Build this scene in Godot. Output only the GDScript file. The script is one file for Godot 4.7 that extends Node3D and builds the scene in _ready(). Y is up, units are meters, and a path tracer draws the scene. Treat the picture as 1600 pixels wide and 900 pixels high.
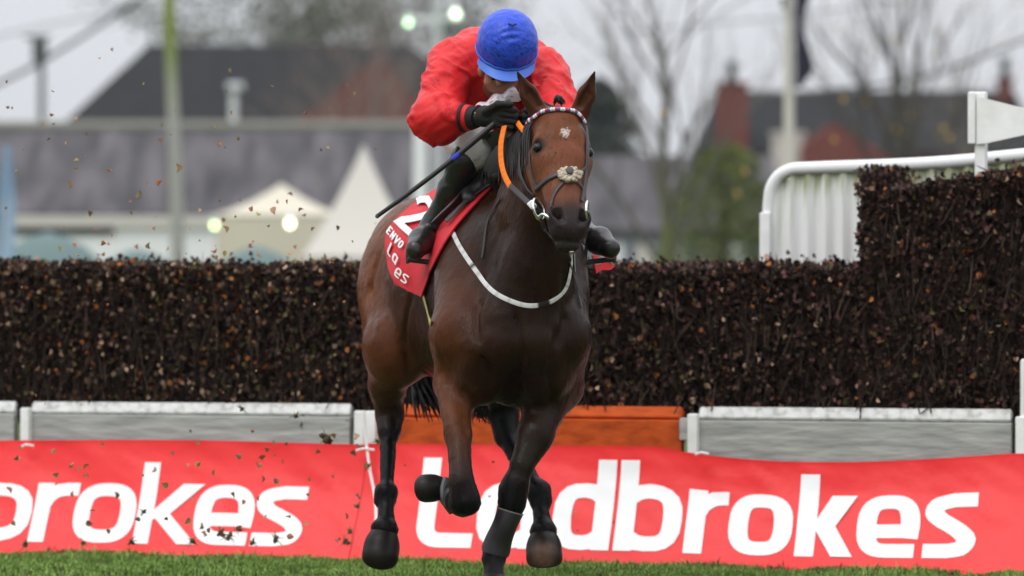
extends Node3D
# A steeplechase: a bay horse and its rider land towards the camera, a brush fence behind them.
# Metres, y up. The eye stands 1.206 m above the turf and looks along -z.

const LENS := 6592.0          # the long lens: a metre at 16 m spans 412 px of the 1600 px photograph
const EYE := 1.206
var used := {}
var rng := RandomNumberGenerator.new()
var nz := FastNoiseLite.new()
var nz2 := FastNoiseLite.new()
var M := {}

func P(px: float, py: float, d: float) -> Vector3:   # a measured point of the photograph at a distance of d metres
	return Vector3((px - 800.0) / LENS * d, EYE + (458.0 - py) / LENS * d, -d)

func _ready() -> void:
	fence_frame()
	materials()
	camera()
	sky_light()
	ground()
	far_buildings()
	far_tents()
	far_poles()
	far_trees()
	wing()
	hedges()
	boards()
	banners()
	horse()
	tack()
	rider()
	rider_gear()
	debris()

# ---------------------------------------------------------------- meshes
class Geo:
	var v := PackedVector3Array()
	var n := PackedVector3Array()
	var c := PackedColorArray()
	var uv := PackedVector2Array()
	var ix := PackedInt32Array()
	func vert(p: Vector3, nm: Vector3, col := Color.WHITE, t := Vector2.ZERO) -> int:
		v.append(p); n.append(nm); c.append(col); uv.append(t)
		return v.size() - 1
	func tri(a: int, b: int, d: int) -> void:
		var f := (v[b] - v[a]).cross(v[d] - v[a])
		if f.dot(n[a] + n[b] + n[d]) > 0.0:
			ix.append(a); ix.append(d); ix.append(b)
		else:
			ix.append(a); ix.append(b); ix.append(d)
	func quad(a: int, b: int, d: int, e: int) -> void:
		tri(a, b, d); tri(a, d, e)
	func flat(pts: Array, out: Vector3, col := Color.WHITE) -> void:   # a flat convex polygon that faces out
		var nm: Vector3 = (pts[1] - pts[0]).cross(pts[2] - pts[0]).normalized()
		if nm.dot(out) < 0.0: nm = -nm
		var first := v.size()
		for p in pts: vert(p, nm, col)
		for k in range(1, pts.size() - 1): tri(first, first + k, first + k + 1)
	func mesh() -> ArrayMesh:
		var arr := []
		arr.resize(Mesh.ARRAY_MAX)
		arr[Mesh.ARRAY_VERTEX] = v; arr[Mesh.ARRAY_NORMAL] = n; arr[Mesh.ARRAY_COLOR] = c
		arr[Mesh.ARRAY_TEX_UV] = uv; arr[Mesh.ARRAY_INDEX] = ix
		var m := ArrayMesh.new()
		m.add_surface_from_arrays(Mesh.PRIMITIVE_TRIANGLES, arr)
		return m
	func soften() -> void:                       # normals from the faces
		n.fill(Vector3.ZERO)
		for k in range(0, ix.size(), 3):
			var f := (v[ix[k + 2]] - v[ix[k]]).cross(v[ix[k + 1]] - v[ix[k]])
			n[ix[k]] += f; n[ix[k + 1]] += f; n[ix[k + 2]] += f
		for k in n.size(): n[k] = n[k].normalized()
	# a chamfered box
	func box(x: Transform3D, size: Vector3, bev := 0.006, col := Color.WHITE) -> void:
		var h := size * 0.5
		bev = minf(bev, minf(h.x, minf(h.y, h.z)) * 0.9)
		var id := {}
		for sx in [-1, 1]:
			for sy in [-1, 1]:
				for sz in [-1, 1]:
					var s := Vector3(sx, sy, sz)
					for ax in 3:
						var p := (h - Vector3.ONE * bev) * s
						p[ax] = h[ax] * s[ax]
						var nm := Vector3.ZERO
						nm[ax] = s[ax]
						id[[sx, sy, sz, ax]] = vert(x * p, (x.basis * nm).normalized(), col, Vector2(p.x + p.z, p.y))
		for s in [-1, 1]:
			quad(id[[s, -1, -1, 0]], id[[s, 1, -1, 0]], id[[s, 1, 1, 0]], id[[s, -1, 1, 0]])
			quad(id[[-1, s, -1, 1]], id[[1, s, -1, 1]], id[[1, s, 1, 1]], id[[-1, s, 1, 1]])
			quad(id[[-1, -1, s, 2]], id[[1, -1, s, 2]], id[[1, 1, s, 2]], id[[-1, 1, s, 2]])
			for t in [-1, 1]:
				quad(id[[-1, s, t, 1]], id[[1, s, t, 1]], id[[1, s, t, 2]], id[[-1, s, t, 2]])
				quad(id[[s, -1, t, 0]], id[[s, 1, t, 0]], id[[s, 1, t, 2]], id[[s, -1, t, 2]])
				quad(id[[s, t, -1, 0]], id[[s, t, 1, 0]], id[[s, t, 1, 1]], id[[s, t, -1, 1]])
				for r in [-1, 1]: tri(id[[s, t, r, 0]], id[[s, t, r, 1]], id[[s, t, r, 2]])
	# a round or flattened bar along points; r: one radius or one for each point; fl: height of the section over its width, nr: the way its flat side faces
	func tube(pts: Array, r, sides := 8, col: Variant = Color.WHITE, fl := 1.0, nr: Array = []) -> void:
		var m := pts.size()
		var up := Vector3.UP
		var rings := []
		var prev := Vector3.ZERO
		for k in m:
			var t: Vector3 = (pts[mini(k + 1, m - 1)] - pts[maxi(k - 1, 0)]).normalized()
			if nr.size(): up = nr[k]
			elif k == 0: up = Vector3.UP if absf(t.y) < 0.9 else Vector3.RIGHT
			else: up = prev
			up = (up - t * up.dot(t)).normalized()
			prev = up
			var side := t.cross(up)
			var rad: float = r[k] if r is Array or r is PackedFloat32Array else r
			var cc: Color = col[k] if col is Array else col
			var ring := []
			for j in sides:
				var a := TAU * j / sides + (PI / sides if fl < 0.99 else 0.0)
				ring.append(vert(pts[k] + side * cos(a) * rad + up * sin(a) * rad * fl, (side * cos(a) * fl + up * sin(a)).normalized(), cc, Vector2(float(j) / sides, float(k) / m)))
			rings.append(ring)
		for k in m - 1:
			for j in sides:
				quad(rings[k][j], rings[k + 1][j], rings[k + 1][(j + 1) % sides], rings[k][(j + 1) % sides])
		for e in [0, m - 1]:
			var t: Vector3 = (pts[0] - pts[1]).normalized() if e == 0 else (pts[m - 1] - pts[m - 2]).normalized()
			var mid := vert(pts[e], t, col[e] if col is Array else col)
			var ring := []
			for j in sides: ring.append(vert(v[rings[e][j]], t, col[e] if col is Array else col))
			for j in sides: tri(mid, ring[j], ring[(j + 1) % sides])
	# turned on a lathe about the y axis of x; prof: (radius, height)
	func lathe(x: Transform3D, prof: Array, seg := 24, col := Color.WHITE) -> void:
		var rows := []
		for k in prof.size():
			var q: Vector2 = prof[mini(k + 1, prof.size() - 1)] - prof[maxi(k - 1, 0)]
			var row := []
			for j in seg:
				var a := TAU * j / seg
				var nm := Vector3(cos(a) * q.y, -q.x, sin(a) * q.y)
				row.append(vert(x * Vector3(cos(a) * prof[k].x, prof[k].y, sin(a) * prof[k].x), (x.basis * nm).normalized(), col))
			rows.append(row)
		for k in prof.size() - 1:
			for j in seg:
				quad(rows[k][j], rows[k + 1][j], rows[k + 1][(j + 1) % seg], rows[k][(j + 1) % seg])
	# a polygon of the plane of x pushed out along its z axis
	func prism(x: Transform3D, poly: PackedVector2Array, z0: float, z1: float, col := Color.WHITE) -> void:
		var t := Geometry2D.triangulate_polygon(poly)
		for z in [z0, z1]:
			var nm := (x.basis.z * (1.0 if z == maxf(z0, z1) else -1.0)).normalized()
			var first := v.size()
			for p in poly: vert(x * Vector3(p.x, p.y, z), nm, col)
			for k in range(0, t.size(), 3): tri(first + t[k], first + t[k + 1], first + t[k + 2])
		for k in poly.size():
			var a := poly[k]
			var b := poly[(k + 1) % poly.size()]
			var o := Vector2(b.y - a.y, a.x - b.x).normalized()
			if Geometry2D.is_point_in_polygon((a + b) * 0.5 + o * 0.0005, poly): o = -o
			flat([x * Vector3(a.x, a.y, z0), x * Vector3(b.x, b.y, z0), x * Vector3(b.x, b.y, z1), x * Vector3(a.x, a.y, z1)], x.basis * Vector3(o.x, o.y, 0), col)
	# a sheet of nu x nv quads given by a function of (u, v) in 0..1; thick > 0 adds the back
	func sheet(nu: int, nv: int, f: Callable, thick := 0.0, col: Variant = Color.WHITE) -> void:
		var first := v.size()
		for j in nv + 1:
			for i in nu + 1:
				var u := float(i) / nu
				var w := float(j) / nv
				var e := 0.002
				var p: Vector3 = f.call(u, w)
				var du: Vector3 = f.call(minf(u + e, 1.0), w) - f.call(maxf(u - e, 0.0), w)
				var dv: Vector3 = f.call(u, minf(w + e, 1.0)) - f.call(u, maxf(w - e, 0.0))
				vert(p, du.cross(dv).normalized(), col.call(u, w) if col is Callable else col, Vector2(u, w))
		for j in nv:
			for i in nu:
				var a := first + j * (nu + 1) + i
				quad(a, a + 1, a + nu + 2, a + nu + 1)
		if thick > 0.0:
			var back := v.size()
			for k in (nu + 1) * (nv + 1): vert(v[first + k] - n[first + k] * thick, -n[first + k], c[first + k], uv[first + k])
			for j in nv:
				for i in nu:
					var a := back + j * (nu + 1) + i
					quad(a, a + 1, a + nu + 2, a + nu + 1)
			var rim := []
			for i in nu: rim.append(i)
			for j in nv: rim.append(j * (nu + 1) + nu)
			for i in nu: rim.append(nv * (nu + 1) + nu - i)
			for j in nv: rim.append((nv - j) * (nu + 1))
			for k in rim.size():
				var a: int = rim[k]
				var b: int = rim[(k + 1) % rim.size()]
				var side := (v[first + b] - v[first + a]).cross(n[first + a])
				flat([v[first + a], v[first + b], v[back + b], v[back + a]], side, c[first + a])

# ---------------------------------------------------------------- bodies: tapered limbs joined smoothly, meshed as surface nets
class Blob:
	var A := PackedVector3Array()
	var Q := PackedVector3Array()
	var N := PackedVector3Array()
	var sq := PackedFloat32Array()
	var il := PackedFloat32Array()
	var ra := PackedFloat32Array()
	var dr := PackedFloat32Array()
	var kk := PackedFloat32Array()
	var cut := PackedByteArray()
	var col := PackedColorArray()
	var lo := Vector3.ONE * 1e9
	var hi := Vector3.ONE * -1e9
	func add(a: Vector3, b: Vector3, r0: float, r1: float, c: Color, k := 0.03, n := Vector3.ZERO, s := 1.0, sub := false) -> void:
		n = n.normalized()
		var g := 1.0 / s - 1.0
		var q := b - a
		q += n * n.dot(q) * g
		A.append(a); Q.append(q); N.append(n); sq.append(g)
		il.append(1.0 / maxf(q.length_squared(), 1e-9)); ra.append(r0); dr.append(r1 - r0); kk.append(k); cut.append(1 if sub else 0); col.append(c)
		if not sub:
			var e := maxf(r0, r1) * maxf(1.0, s) + 0.02
			lo = lo.min(a.min(b) - Vector3.ONE * e)
			hi = hi.max(a.max(b) + Vector3.ONE * e)
	func one(i: int, p: Vector3) -> float:
		var w := p - A[i]
		var g := sq[i]
		if g == 0.0:
			var q := Q[i]
			var h := clampf(w.dot(q) * il[i], 0.0, 1.0)
			return (w - q * h).length() - ra[i] - dr[i] * h
		var n := N[i]
		w += n * (n.dot(w) * g)
		var q2 := Q[i]
		var h2 := clampf(w.dot(q2) * il[i], 0.0, 1.0)
		w -= q2 * h2
		var k0 := w.length()
		var k1 := (w + n * (n.dot(w) * g)).length()
		return (k0 - ra[i] - dr[i] * h2) * k0 / maxf(k1, 1e-6)
	func at(p: Vector3, list: PackedInt32Array) -> float:
		var v := 1e3
		for i in list:
			var d: float = one(i, p)
			var k := kk[i]
			if cut[i]:
				d = -d
				var h := maxf(k - absf(v - d), 0.0) / k
				v = maxf(v, d) + h * h * k * 0.25
			else:
				var h := maxf(k - absf(v - d), 0.0) / k
				v = minf(v, d) - h * h * k * 0.25
		return v
	func every() -> PackedInt32Array:
		return PackedInt32Array(range(A.size()))
	func tone(p: Vector3, list: PackedInt32Array, sharp: float) -> Color:
		var s := Color(0, 0, 0, 0)
		var t := 0.0
		var best := 1e9
		for i in list:
			if not cut[i]: best = minf(best, one(i, p))
		for i in list:
			if cut[i]: continue
			var w := exp(-(one(i, p) - best) * sharp)
			s += col[i] * w
			t += w
		s = s / t
		s.a = 1.0
		return s
	func march(o: Vector3, dir: Vector3, t0: float, t1: float) -> Vector3:   # where a line meets the body, or comes nearest to it
		var list := every()
		var t := t0
		var best := 1e9
		var bp := o + dir * t0
		while t < t1:
			var p := o + dir * t
			var d := at(p, list)
			if d < best:
				best = d
				bp = p
			if d < 0.001: return p
			t += maxf(d * 0.7, 0.002)
		return bp
	func grad(p: Vector3) -> Vector3:
		var l := every()
		var e := 0.004
		return Vector3(at(p + Vector3(e, 0, 0), l) - at(p - Vector3(e, 0, 0), l), at(p + Vector3(0, e, 0), l) - at(p - Vector3(0, e, 0), l), at(p + Vector3(0, 0, e), l) - at(p - Vector3(0, 0, e), l)).normalized()
	# cell: size of the grid; sharp: how sharply colours change; wobble(p, n) -> metres along n; paint(p, n, colour) -> colour; keep: [point, direction]: only what lies that way
	func geo(cell: float, sharp := 40.0, wobble: Variant = null, paint: Variant = null, keep: Array = [], near := Vector3.ZERO, reach := 0.0) -> Geo:
		var B := 6
		var l0 := lo
		var h0 := hi
		if reach > 0.0:
			l0 = lo.max(near - Vector3.ONE * reach)
			h0 = hi.min(near + Vector3.ONE * reach)
		var sz := h0 - l0
		var bx := int(ceil(sz.x / cell / B)) + 1
		var by := int(ceil(sz.y / cell / B)) + 1
		var bz := int(ceil(sz.z / cell / B)) + 1
		var nx := bx * B
		var ny := by * B
		var nz := bz * B
		var nxy := nx * ny
		var val := PackedFloat32Array()
		val.resize(nxy * nz)
		val.fill(1.0)
		var vm := PackedInt32Array()
		vm.resize(nxy * nz)
		vm.fill(-1)
		var hd := B * cell * 0.5 * sqrt(3.0)
		var blocks := []
		var lists := []
		var ds := PackedFloat32Array()
		ds.resize(A.size())
		for z in bz:
			for y in by:
				for x in bx:
					var m := l0 + Vector3(x + 0.5, y + 0.5, z + 0.5) * (B * cell)
					if keep.size() and (m - keep[0]).dot(keep[1]) < -hd * 2.0: continue
					var best := 1e9
					for i in A.size():
						ds[i] = one(i, m)
						if not cut[i] and ds[i] < best: best = ds[i]
					if best > hd * 1.5 + 0.02: continue
					var list := PackedInt32Array()
					for i in A.size():
						if ds[i] < (best + hd * 2.6 + kk[i] if not cut[i] else hd * 1.5 + kk[i]): list.append(i)
					var inside := at(m, list) < -(hd * 1.5 + 0.02)
					for k in B:
						for j in B:
							var row := ((z * B + k) * ny + y * B + j) * nx + x * B
							if inside:
								for i in B: val[row + i] = -1.0
							else:
								var p := l0 + Vector3(x * B, y * B + j, z * B + k) * cell
								for i in B:
									val[row + i] = at(p, list)
									p.x += cell
					if not inside:
						blocks.append(Vector3i(x, y, z))
						lists.append(list)
		var g := Geo.new()
		var cells := PackedInt32Array()
		var off := PackedInt32Array([0, 1, nx, nx + 1, nxy, nxy + 1, nxy + nx, nxy + nx + 1])
		var e0 := PackedInt32Array([0, 2, 4, 6, 0, 1, 4, 5, 0, 1, 2, 3])
		var e1 := PackedInt32Array([1, 3, 5, 7, 2, 3, 6, 7, 4, 5, 6, 7])
		var at8 := PackedVector3Array()
		for k in 8: at8.append(Vector3(k & 1, (k >> 1) & 1, (k >> 2) & 1))
		var f := PackedFloat32Array()
		f.resize(8)
		for b in blocks.size():
			var o: Vector3i = blocks[b] * B
			for k in range(o.z, mini(o.z + B, nz - 1)):
				for j in range(o.y, mini(o.y + B, ny - 1)):
					for i in range(o.x, mini(o.x + B, nx - 1)):
						var id := (k * ny + j) * nx + i
						var neg := 0
						for q in 8:
							f[q] = val[id + off[q]]
							if f[q] < 0.0: neg += 1
						if neg == 0 or neg == 8: continue
						var s := Vector3.ZERO
						var cnt := 0
						for q in 12:
							var fa := f[e0[q]]
							var fb := f[e1[q]]
							if (fa < 0.0) != (fb < 0.0):
								s += at8[e0[q]].lerp(at8[e1[q]], fa / (fa - fb))
								cnt += 1
						var p := l0 + (Vector3(i, j, k) + s / cnt) * cell
						vm[id] = g.v.size()
						g.v.append(p)
						g.c.append(tone(p, lists[b], sharp))
						cells.append(id)
		g.n.resize(g.v.size())
		g.uv.resize(g.v.size())
		var q0 := PackedInt32Array([-nx, -nxy, -1])
		var q1 := PackedInt32Array([-nxy, -1, -nx])
		var st := PackedInt32Array([1, nx, nxy])
		for id in cells:
			var v0 := val[id] < 0.0
			for ax in 3:
				if (val[id + st[ax]] < 0.0) == v0: continue
				var a := vm[id]
				var b := vm[id + q0[ax]]
				var d := vm[id + q0[ax] + q1[ax]]
				var e := vm[id + q1[ax]]
				if a < 0 or b < 0 or d < 0 or e < 0: continue
				if keep.size() and (g.v[a] - keep[0]).dot(keep[1]) < 0.0 and (g.v[d] - keep[0]).dot(keep[1]) < 0.0: continue
				if v0: g.ix.append_array(PackedInt32Array([a, d, b, a, e, d]))
				else: g.ix.append_array(PackedInt32Array([a, b, d, a, d, e]))
		g.soften()
		if wobble != null:
			for k in g.v.size(): g.v[k] += g.n[k] * float(wobble.call(g.v[k], g.n[k]))
			g.soften()
		if paint != null:
			for k in g.v.size(): g.c[k] = paint.call(g.v[k], g.n[k], g.c[k])
		return g

func joined(a: Geo, b: Geo) -> Geo:
	var at := a.v.size()
	a.v.append_array(b.v); a.n.append_array(b.n); a.c.append_array(b.c); a.uv.append_array(b.uv)
	for i in b.ix: a.ix.append(at + i)
	return a

func spline(pts: Array, per := 6) -> Array:
	var out := []
	var m := pts.size()
	for k in m - 1:
		var p0 = pts[maxi(k - 1, 0)]
		var p3 = pts[mini(k + 2, m - 1)]
		for j in per: out.append(pts[k].cubic_interpolate(pts[k + 1], p0, p3, float(j) / per))
	out.append(pts[m - 1])
	return out

# ---------------------------------------------------------------- things and their parts
func numbered(called: String) -> String:
	used[called] = used.get(called, 0) + 1
	return called if used[called] == 1 else "%s_%03d" % [called, used[called] - 1]

func tag(o: Node3D, label: String, category: String, group := "") -> Node3D:
	o.set_meta("label", label)
	o.set_meta("category", category)
	if group: o.set_meta("group", group)
	return o

func thing(called: String, at: Vector3, label: String, category: String, group := "") -> Node3D:
	var o := Node3D.new()
	o.name = numbered(called)
	add_child(o, true)
	o.position = at
	return tag(o, label, category, group)

# a mesh given in world metres, hung under a thing (or the root)
func put(called: String, g: Variant, m: Material, parent: Node3D = null) -> MeshInstance3D:
	var o := MeshInstance3D.new()
	o.mesh = g.mesh() if g is Geo else g
	o.material_override = m
	if parent == null:
		o.name = numbered(called)
		add_child(o, true)
	else:
		o.name = called
		parent.add_child(o, true)
		var t := Transform3D()
		var w: Node = parent
		while w != self:
			t = w.transform * t
			w = w.get_parent()
		o.transform = t.affine_inverse()
	return o

func structure(called: String, g: Variant, m: Material) -> MeshInstance3D:
	var o := put(called, g, m)
	o.set_meta("kind", "structure")
	return o

func scatter(called: String, mesh: Mesh, m: Material, where: Array, tints: Array, parent: Node3D = null) -> MultiMeshInstance3D:
	var mm := MultiMesh.new()
	mm.transform_format = MultiMesh.TRANSFORM_3D
	mm.use_colors = true
	mm.mesh = mesh
	mm.instance_count = where.size()
	for k in where.size():
		mm.set_instance_transform(k, where[k])
		mm.set_instance_color(k, tints[k])
	var o := MultiMeshInstance3D.new()
	o.multimesh = mm
	o.material_override = m
	o.set_meta("kind", "stuff")
	if parent == null:
		o.name = numbered(called)
		add_child(o, true)
	else:
		o.name = called
		parent.add_child(o, true)
		o.transform = parent.transform.affine_inverse()
	return o

func noise_map(size: int, freq: float, oct: int, a: Color, b: Color, sd := 1, c := Color(-1, 0, 0), kind := FastNoiseLite.TYPE_SIMPLEX_SMOOTH) -> NoiseTexture2D:
	var f := FastNoiseLite.new()
	f.noise_type = kind
	f.frequency = freq
	f.fractal_octaves = oct
	f.seed = sd
	var t := NoiseTexture2D.new()
	t.width = size
	t.height = size
	t.seamless = true
	t.noise = f
	var r := Gradient.new()
	r.set_color(0, a); r.set_color(1, b)
	if c.r >= 0.0: r.add_point(0.5, c)
	t.color_ramp = r
	return t

func mat(lin: Color, rough := 0.8, spec := 0.5) -> StandardMaterial3D:
	var m := StandardMaterial3D.new()
	m.albedo_color = lin.linear_to_srgb()
	m.roughness = rough
	m.metallic_specular = spec
	return m

func tinted(rough := 0.8, spec := 0.5) -> StandardMaterial3D:     # takes the colours of the mesh or of the copies
	var m := mat(Color.WHITE, rough, spec)
	m.vertex_color_use_as_albedo = true
	return m

func relief(m: StandardMaterial3D, t: Texture2D, cm: float, scale: Vector3, sharp := 4.0) -> StandardMaterial3D:
	m.heightmap_enabled = true
	m.heightmap_texture = t
	m.heightmap_scale = cm
	m.uv1_triplanar = true
	m.uv1_world_triplanar = true
	m.uv1_triplanar_sharpness = sharp
	m.uv1_scale = scale
	return m

func coloured(m: StandardMaterial3D, t: Texture2D, scale: Vector3) -> StandardMaterial3D:
	m.albedo_texture = t
	m.uv1_triplanar = true
	m.uv1_world_triplanar = true
	m.uv1_scale = scale
	return m

# ---------------------------------------------------------------- the fence: its own frame, s along it, y up, n towards the course
const TURN := 0.305
var FO := Vector3.ZERO
var FE := Vector3.ZERO
var FN := Vector3.ZERO

func fence_frame() -> void:
	FO = Vector3(0, 0, -19.1)
	FE = Vector3(cos(TURN), 0, sin(TURN))
	FN = Vector3(-sin(TURN), 0, cos(TURN))

func W(s: float, y: float, n: float) -> Vector3:
	return FO + FE * s + FN * n + Vector3.UP * y

func along(px: float, n := 0.0) -> float:      # how far along the fence a measured column of the photograph meets it
	var k := (px - 800.0) / LENS
	return (19.1 * k - n * k * FN.z - n * FN.x) / (FE.x + k * FE.z)

func WX(s: float, y: float, n: float) -> Transform3D:
	return Transform3D(Basis(FE, Vector3.UP, FN), W(s, y, n))

# ---------------------------------------------------------------- lettering: strokes of one width laid on a surface
func arc(c: Vector2, r: Vector2, a0: float, a1: float, n := 14, pw := 0.72) -> Array:
	var out := []
	for k in n + 1:
		var a := deg_to_rad(lerpf(a0, a1, float(k) / n))
		out.append(c + r * Vector2(signf(cos(a)) * pow(absf(cos(a)), pw), signf(sin(a)) * pow(absf(sin(a)), pw)))
	return out

# strokes (and filled shapes, marked by a leading "fill") in units of the x-height for a letter w wide; v, h: half widths of upright and level strokes
func glyph(ch: String, w: float, v: float, h: float) -> Array:
	var c := Vector2(w * .5, .5)
	var r := Vector2(w * .5 - v, .5 - h)
	match ch:
		"L": return [[Vector2(v, 1.36), Vector2(v, .4)] + arc(Vector2(v + .26, .36), Vector2(.26, .36 - h), 180, 270, 8, .9) + [Vector2(w, h)]]
		"a": return [arc(c, r, 50, 310), [Vector2(w - v, 1.0), Vector2(w - v, .0)]]
		"d": return [arc(c, r, 50, 310), [Vector2(w - v, 1.36), Vector2(w - v, .0)]]
		"b": return [arc(c, r, -130, 130), [Vector2(v, 1.36), Vector2(v, .0)]]
		"r": return [[Vector2(v, 1.0), Vector2(v, 0)], [Vector2(v, .62), Vector2(v + .1, .78), Vector2(v + .26, .87), Vector2(v + .42, 1.0 - h), Vector2(w, 1.0 - h)]]
		"o": return [arc(c, r, 0, 360, 32)]
		"k": return [[Vector2(v, 1.36), Vector2(v, 0)], ["fill", Vector2(v * 1.6, .38), Vector2(v * 1.6, .5), Vector2(w - .4, 1.0), Vector2(w, 1.0), Vector2(.58, .47)], ["fill", Vector2(v * 1.6, .52), Vector2(.58, .52), Vector2(w, 0), Vector2(w - .34, 0)]]
		"e": return [[Vector2(v, .42), Vector2(w - v, .42), Vector2(w - v, .5)] + arc(c, r, 4, 268, 24) + [Vector2(w * .7, h), Vector2(w - .06, h)]]
		"s": return [[Vector2(w, 1.0 - h), Vector2(w * .66, 1.0 - h)] + spline([Vector2(w * .55, 1.0 - h), Vector2(v + .06, .83), Vector2(v, .7), Vector2(v + .1, .59), Vector2(w * .5, .5), Vector2(w - v - .1, .4), Vector2(w - v, .28), Vector2(w - v - .08, .15), Vector2(w * .45, h)], 4) + [Vector2(w * .3, h), Vector2(0, h)]]
		"2": return [[Vector2(.08, .96)] + spline([Vector2(.12, 1.08), Vector2(.4, 1.26), Vector2(w - v - .04, 1.16), Vector2(w - v, .92), Vector2(w * .6, .6), Vector2(.2, .2)], 4) + [Vector2(.16, h), Vector2(w, h)]]
		"E": return [[Vector2(w, 1.0 - h), Vector2(v, 1.0 - h), Vector2(v, h), Vector2(w, h)], [Vector2(v, .5), Vector2(w * .85, .5)]]
		"N": return [[Vector2(v, 0), Vector2(v, .95), Vector2(w - v, .05), Vector2(w - v, 1)]]
		"V": return [[Vector2(.05, 1), Vector2(w * .5, .06), Vector2(w - .05, 1)]]
		"O": return [arc(c, r, 0, 360, 24, .9)]
		"c": return [arc(c, r, 45, 315)]
	return []

# on(x, y) -> [point, normal]; wide: width of a letter in x-heights, thick: stroke width in x-heights
func letter(ch: String, x0: float, wide: float, thick: float, lean: float, on: Callable, col := Color(.86, .86, .87), thin := .72) -> Geo:
	var g := Geo.new()
	var lift := 0.0022
	for stroke in glyph(ch, wide, thick * .5, thick * thin * .5):
		if stroke[0] is String:
			var poly := PackedVector2Array(stroke.slice(1))
			var first := g.v.size()
			for q in poly:
				var at: Array = on.call(x0 + q.x + lean * q.y, q.y)
				g.vert(at[0] + at[1] * lift, at[1], col)
			var t := Geometry2D.triangulate_polygon(poly)
			for k in range(0, t.size(), 3): g.tri(first + t[k], first + t[k + 1], first + t[k + 2])
			lift += 0.0009
			continue
		var fine := []
		for k in stroke.size() - 1:
			var steps := maxi(1, int(ceil((stroke[k + 1] - stroke[k]).length() / 0.13)))
			for j in steps: fine.append(stroke[k].lerp(stroke[k + 1], float(j) / steps))
		fine.append(stroke[-1])
		var closed: bool = fine[0].distance_to(fine[-1]) < 0.01
		var last := -1
		for k in fine.size():
			var t0: Vector2 = (fine[k] - fine[k - 1]).normalized() if k > 0 else ((fine[k] - fine[-2]).normalized() if closed else Vector2.ZERO)
			var t1: Vector2 = (fine[k + 1] - fine[k]).normalized() if k < fine.size() - 1 else ((fine[1] - fine[0]).normalized() if closed else Vector2.ZERO)
			var t := (t0 + t1).normalized()
			var mit := 1.0 / maxf(0.62, absf(t.dot(t0 if t0 != Vector2.ZERO else t1)))
			var pen := sqrt(pow(t.y * thick, 2.0) + pow(t.x * thick * thin, 2.0))
			var sd := t.orthogonal() * pen * 0.5 * mit
			var now := -1
			for sgn in [-1, 0, 1]:
				var w: Vector2 = fine[k] + sd * sgn
				var at: Array = on.call(x0 + w.x + lean * w.y, w.y)
				var id := g.vert(at[0] + at[1] * lift, at[1], col)
				if now < 0: now = id
			if last >= 0:
				g.quad(last, now, now + 1, last + 1)
				g.quad(last + 1, now + 1, now + 2, last + 2)
			last = now
		lift += 0.0009
	return g

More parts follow.
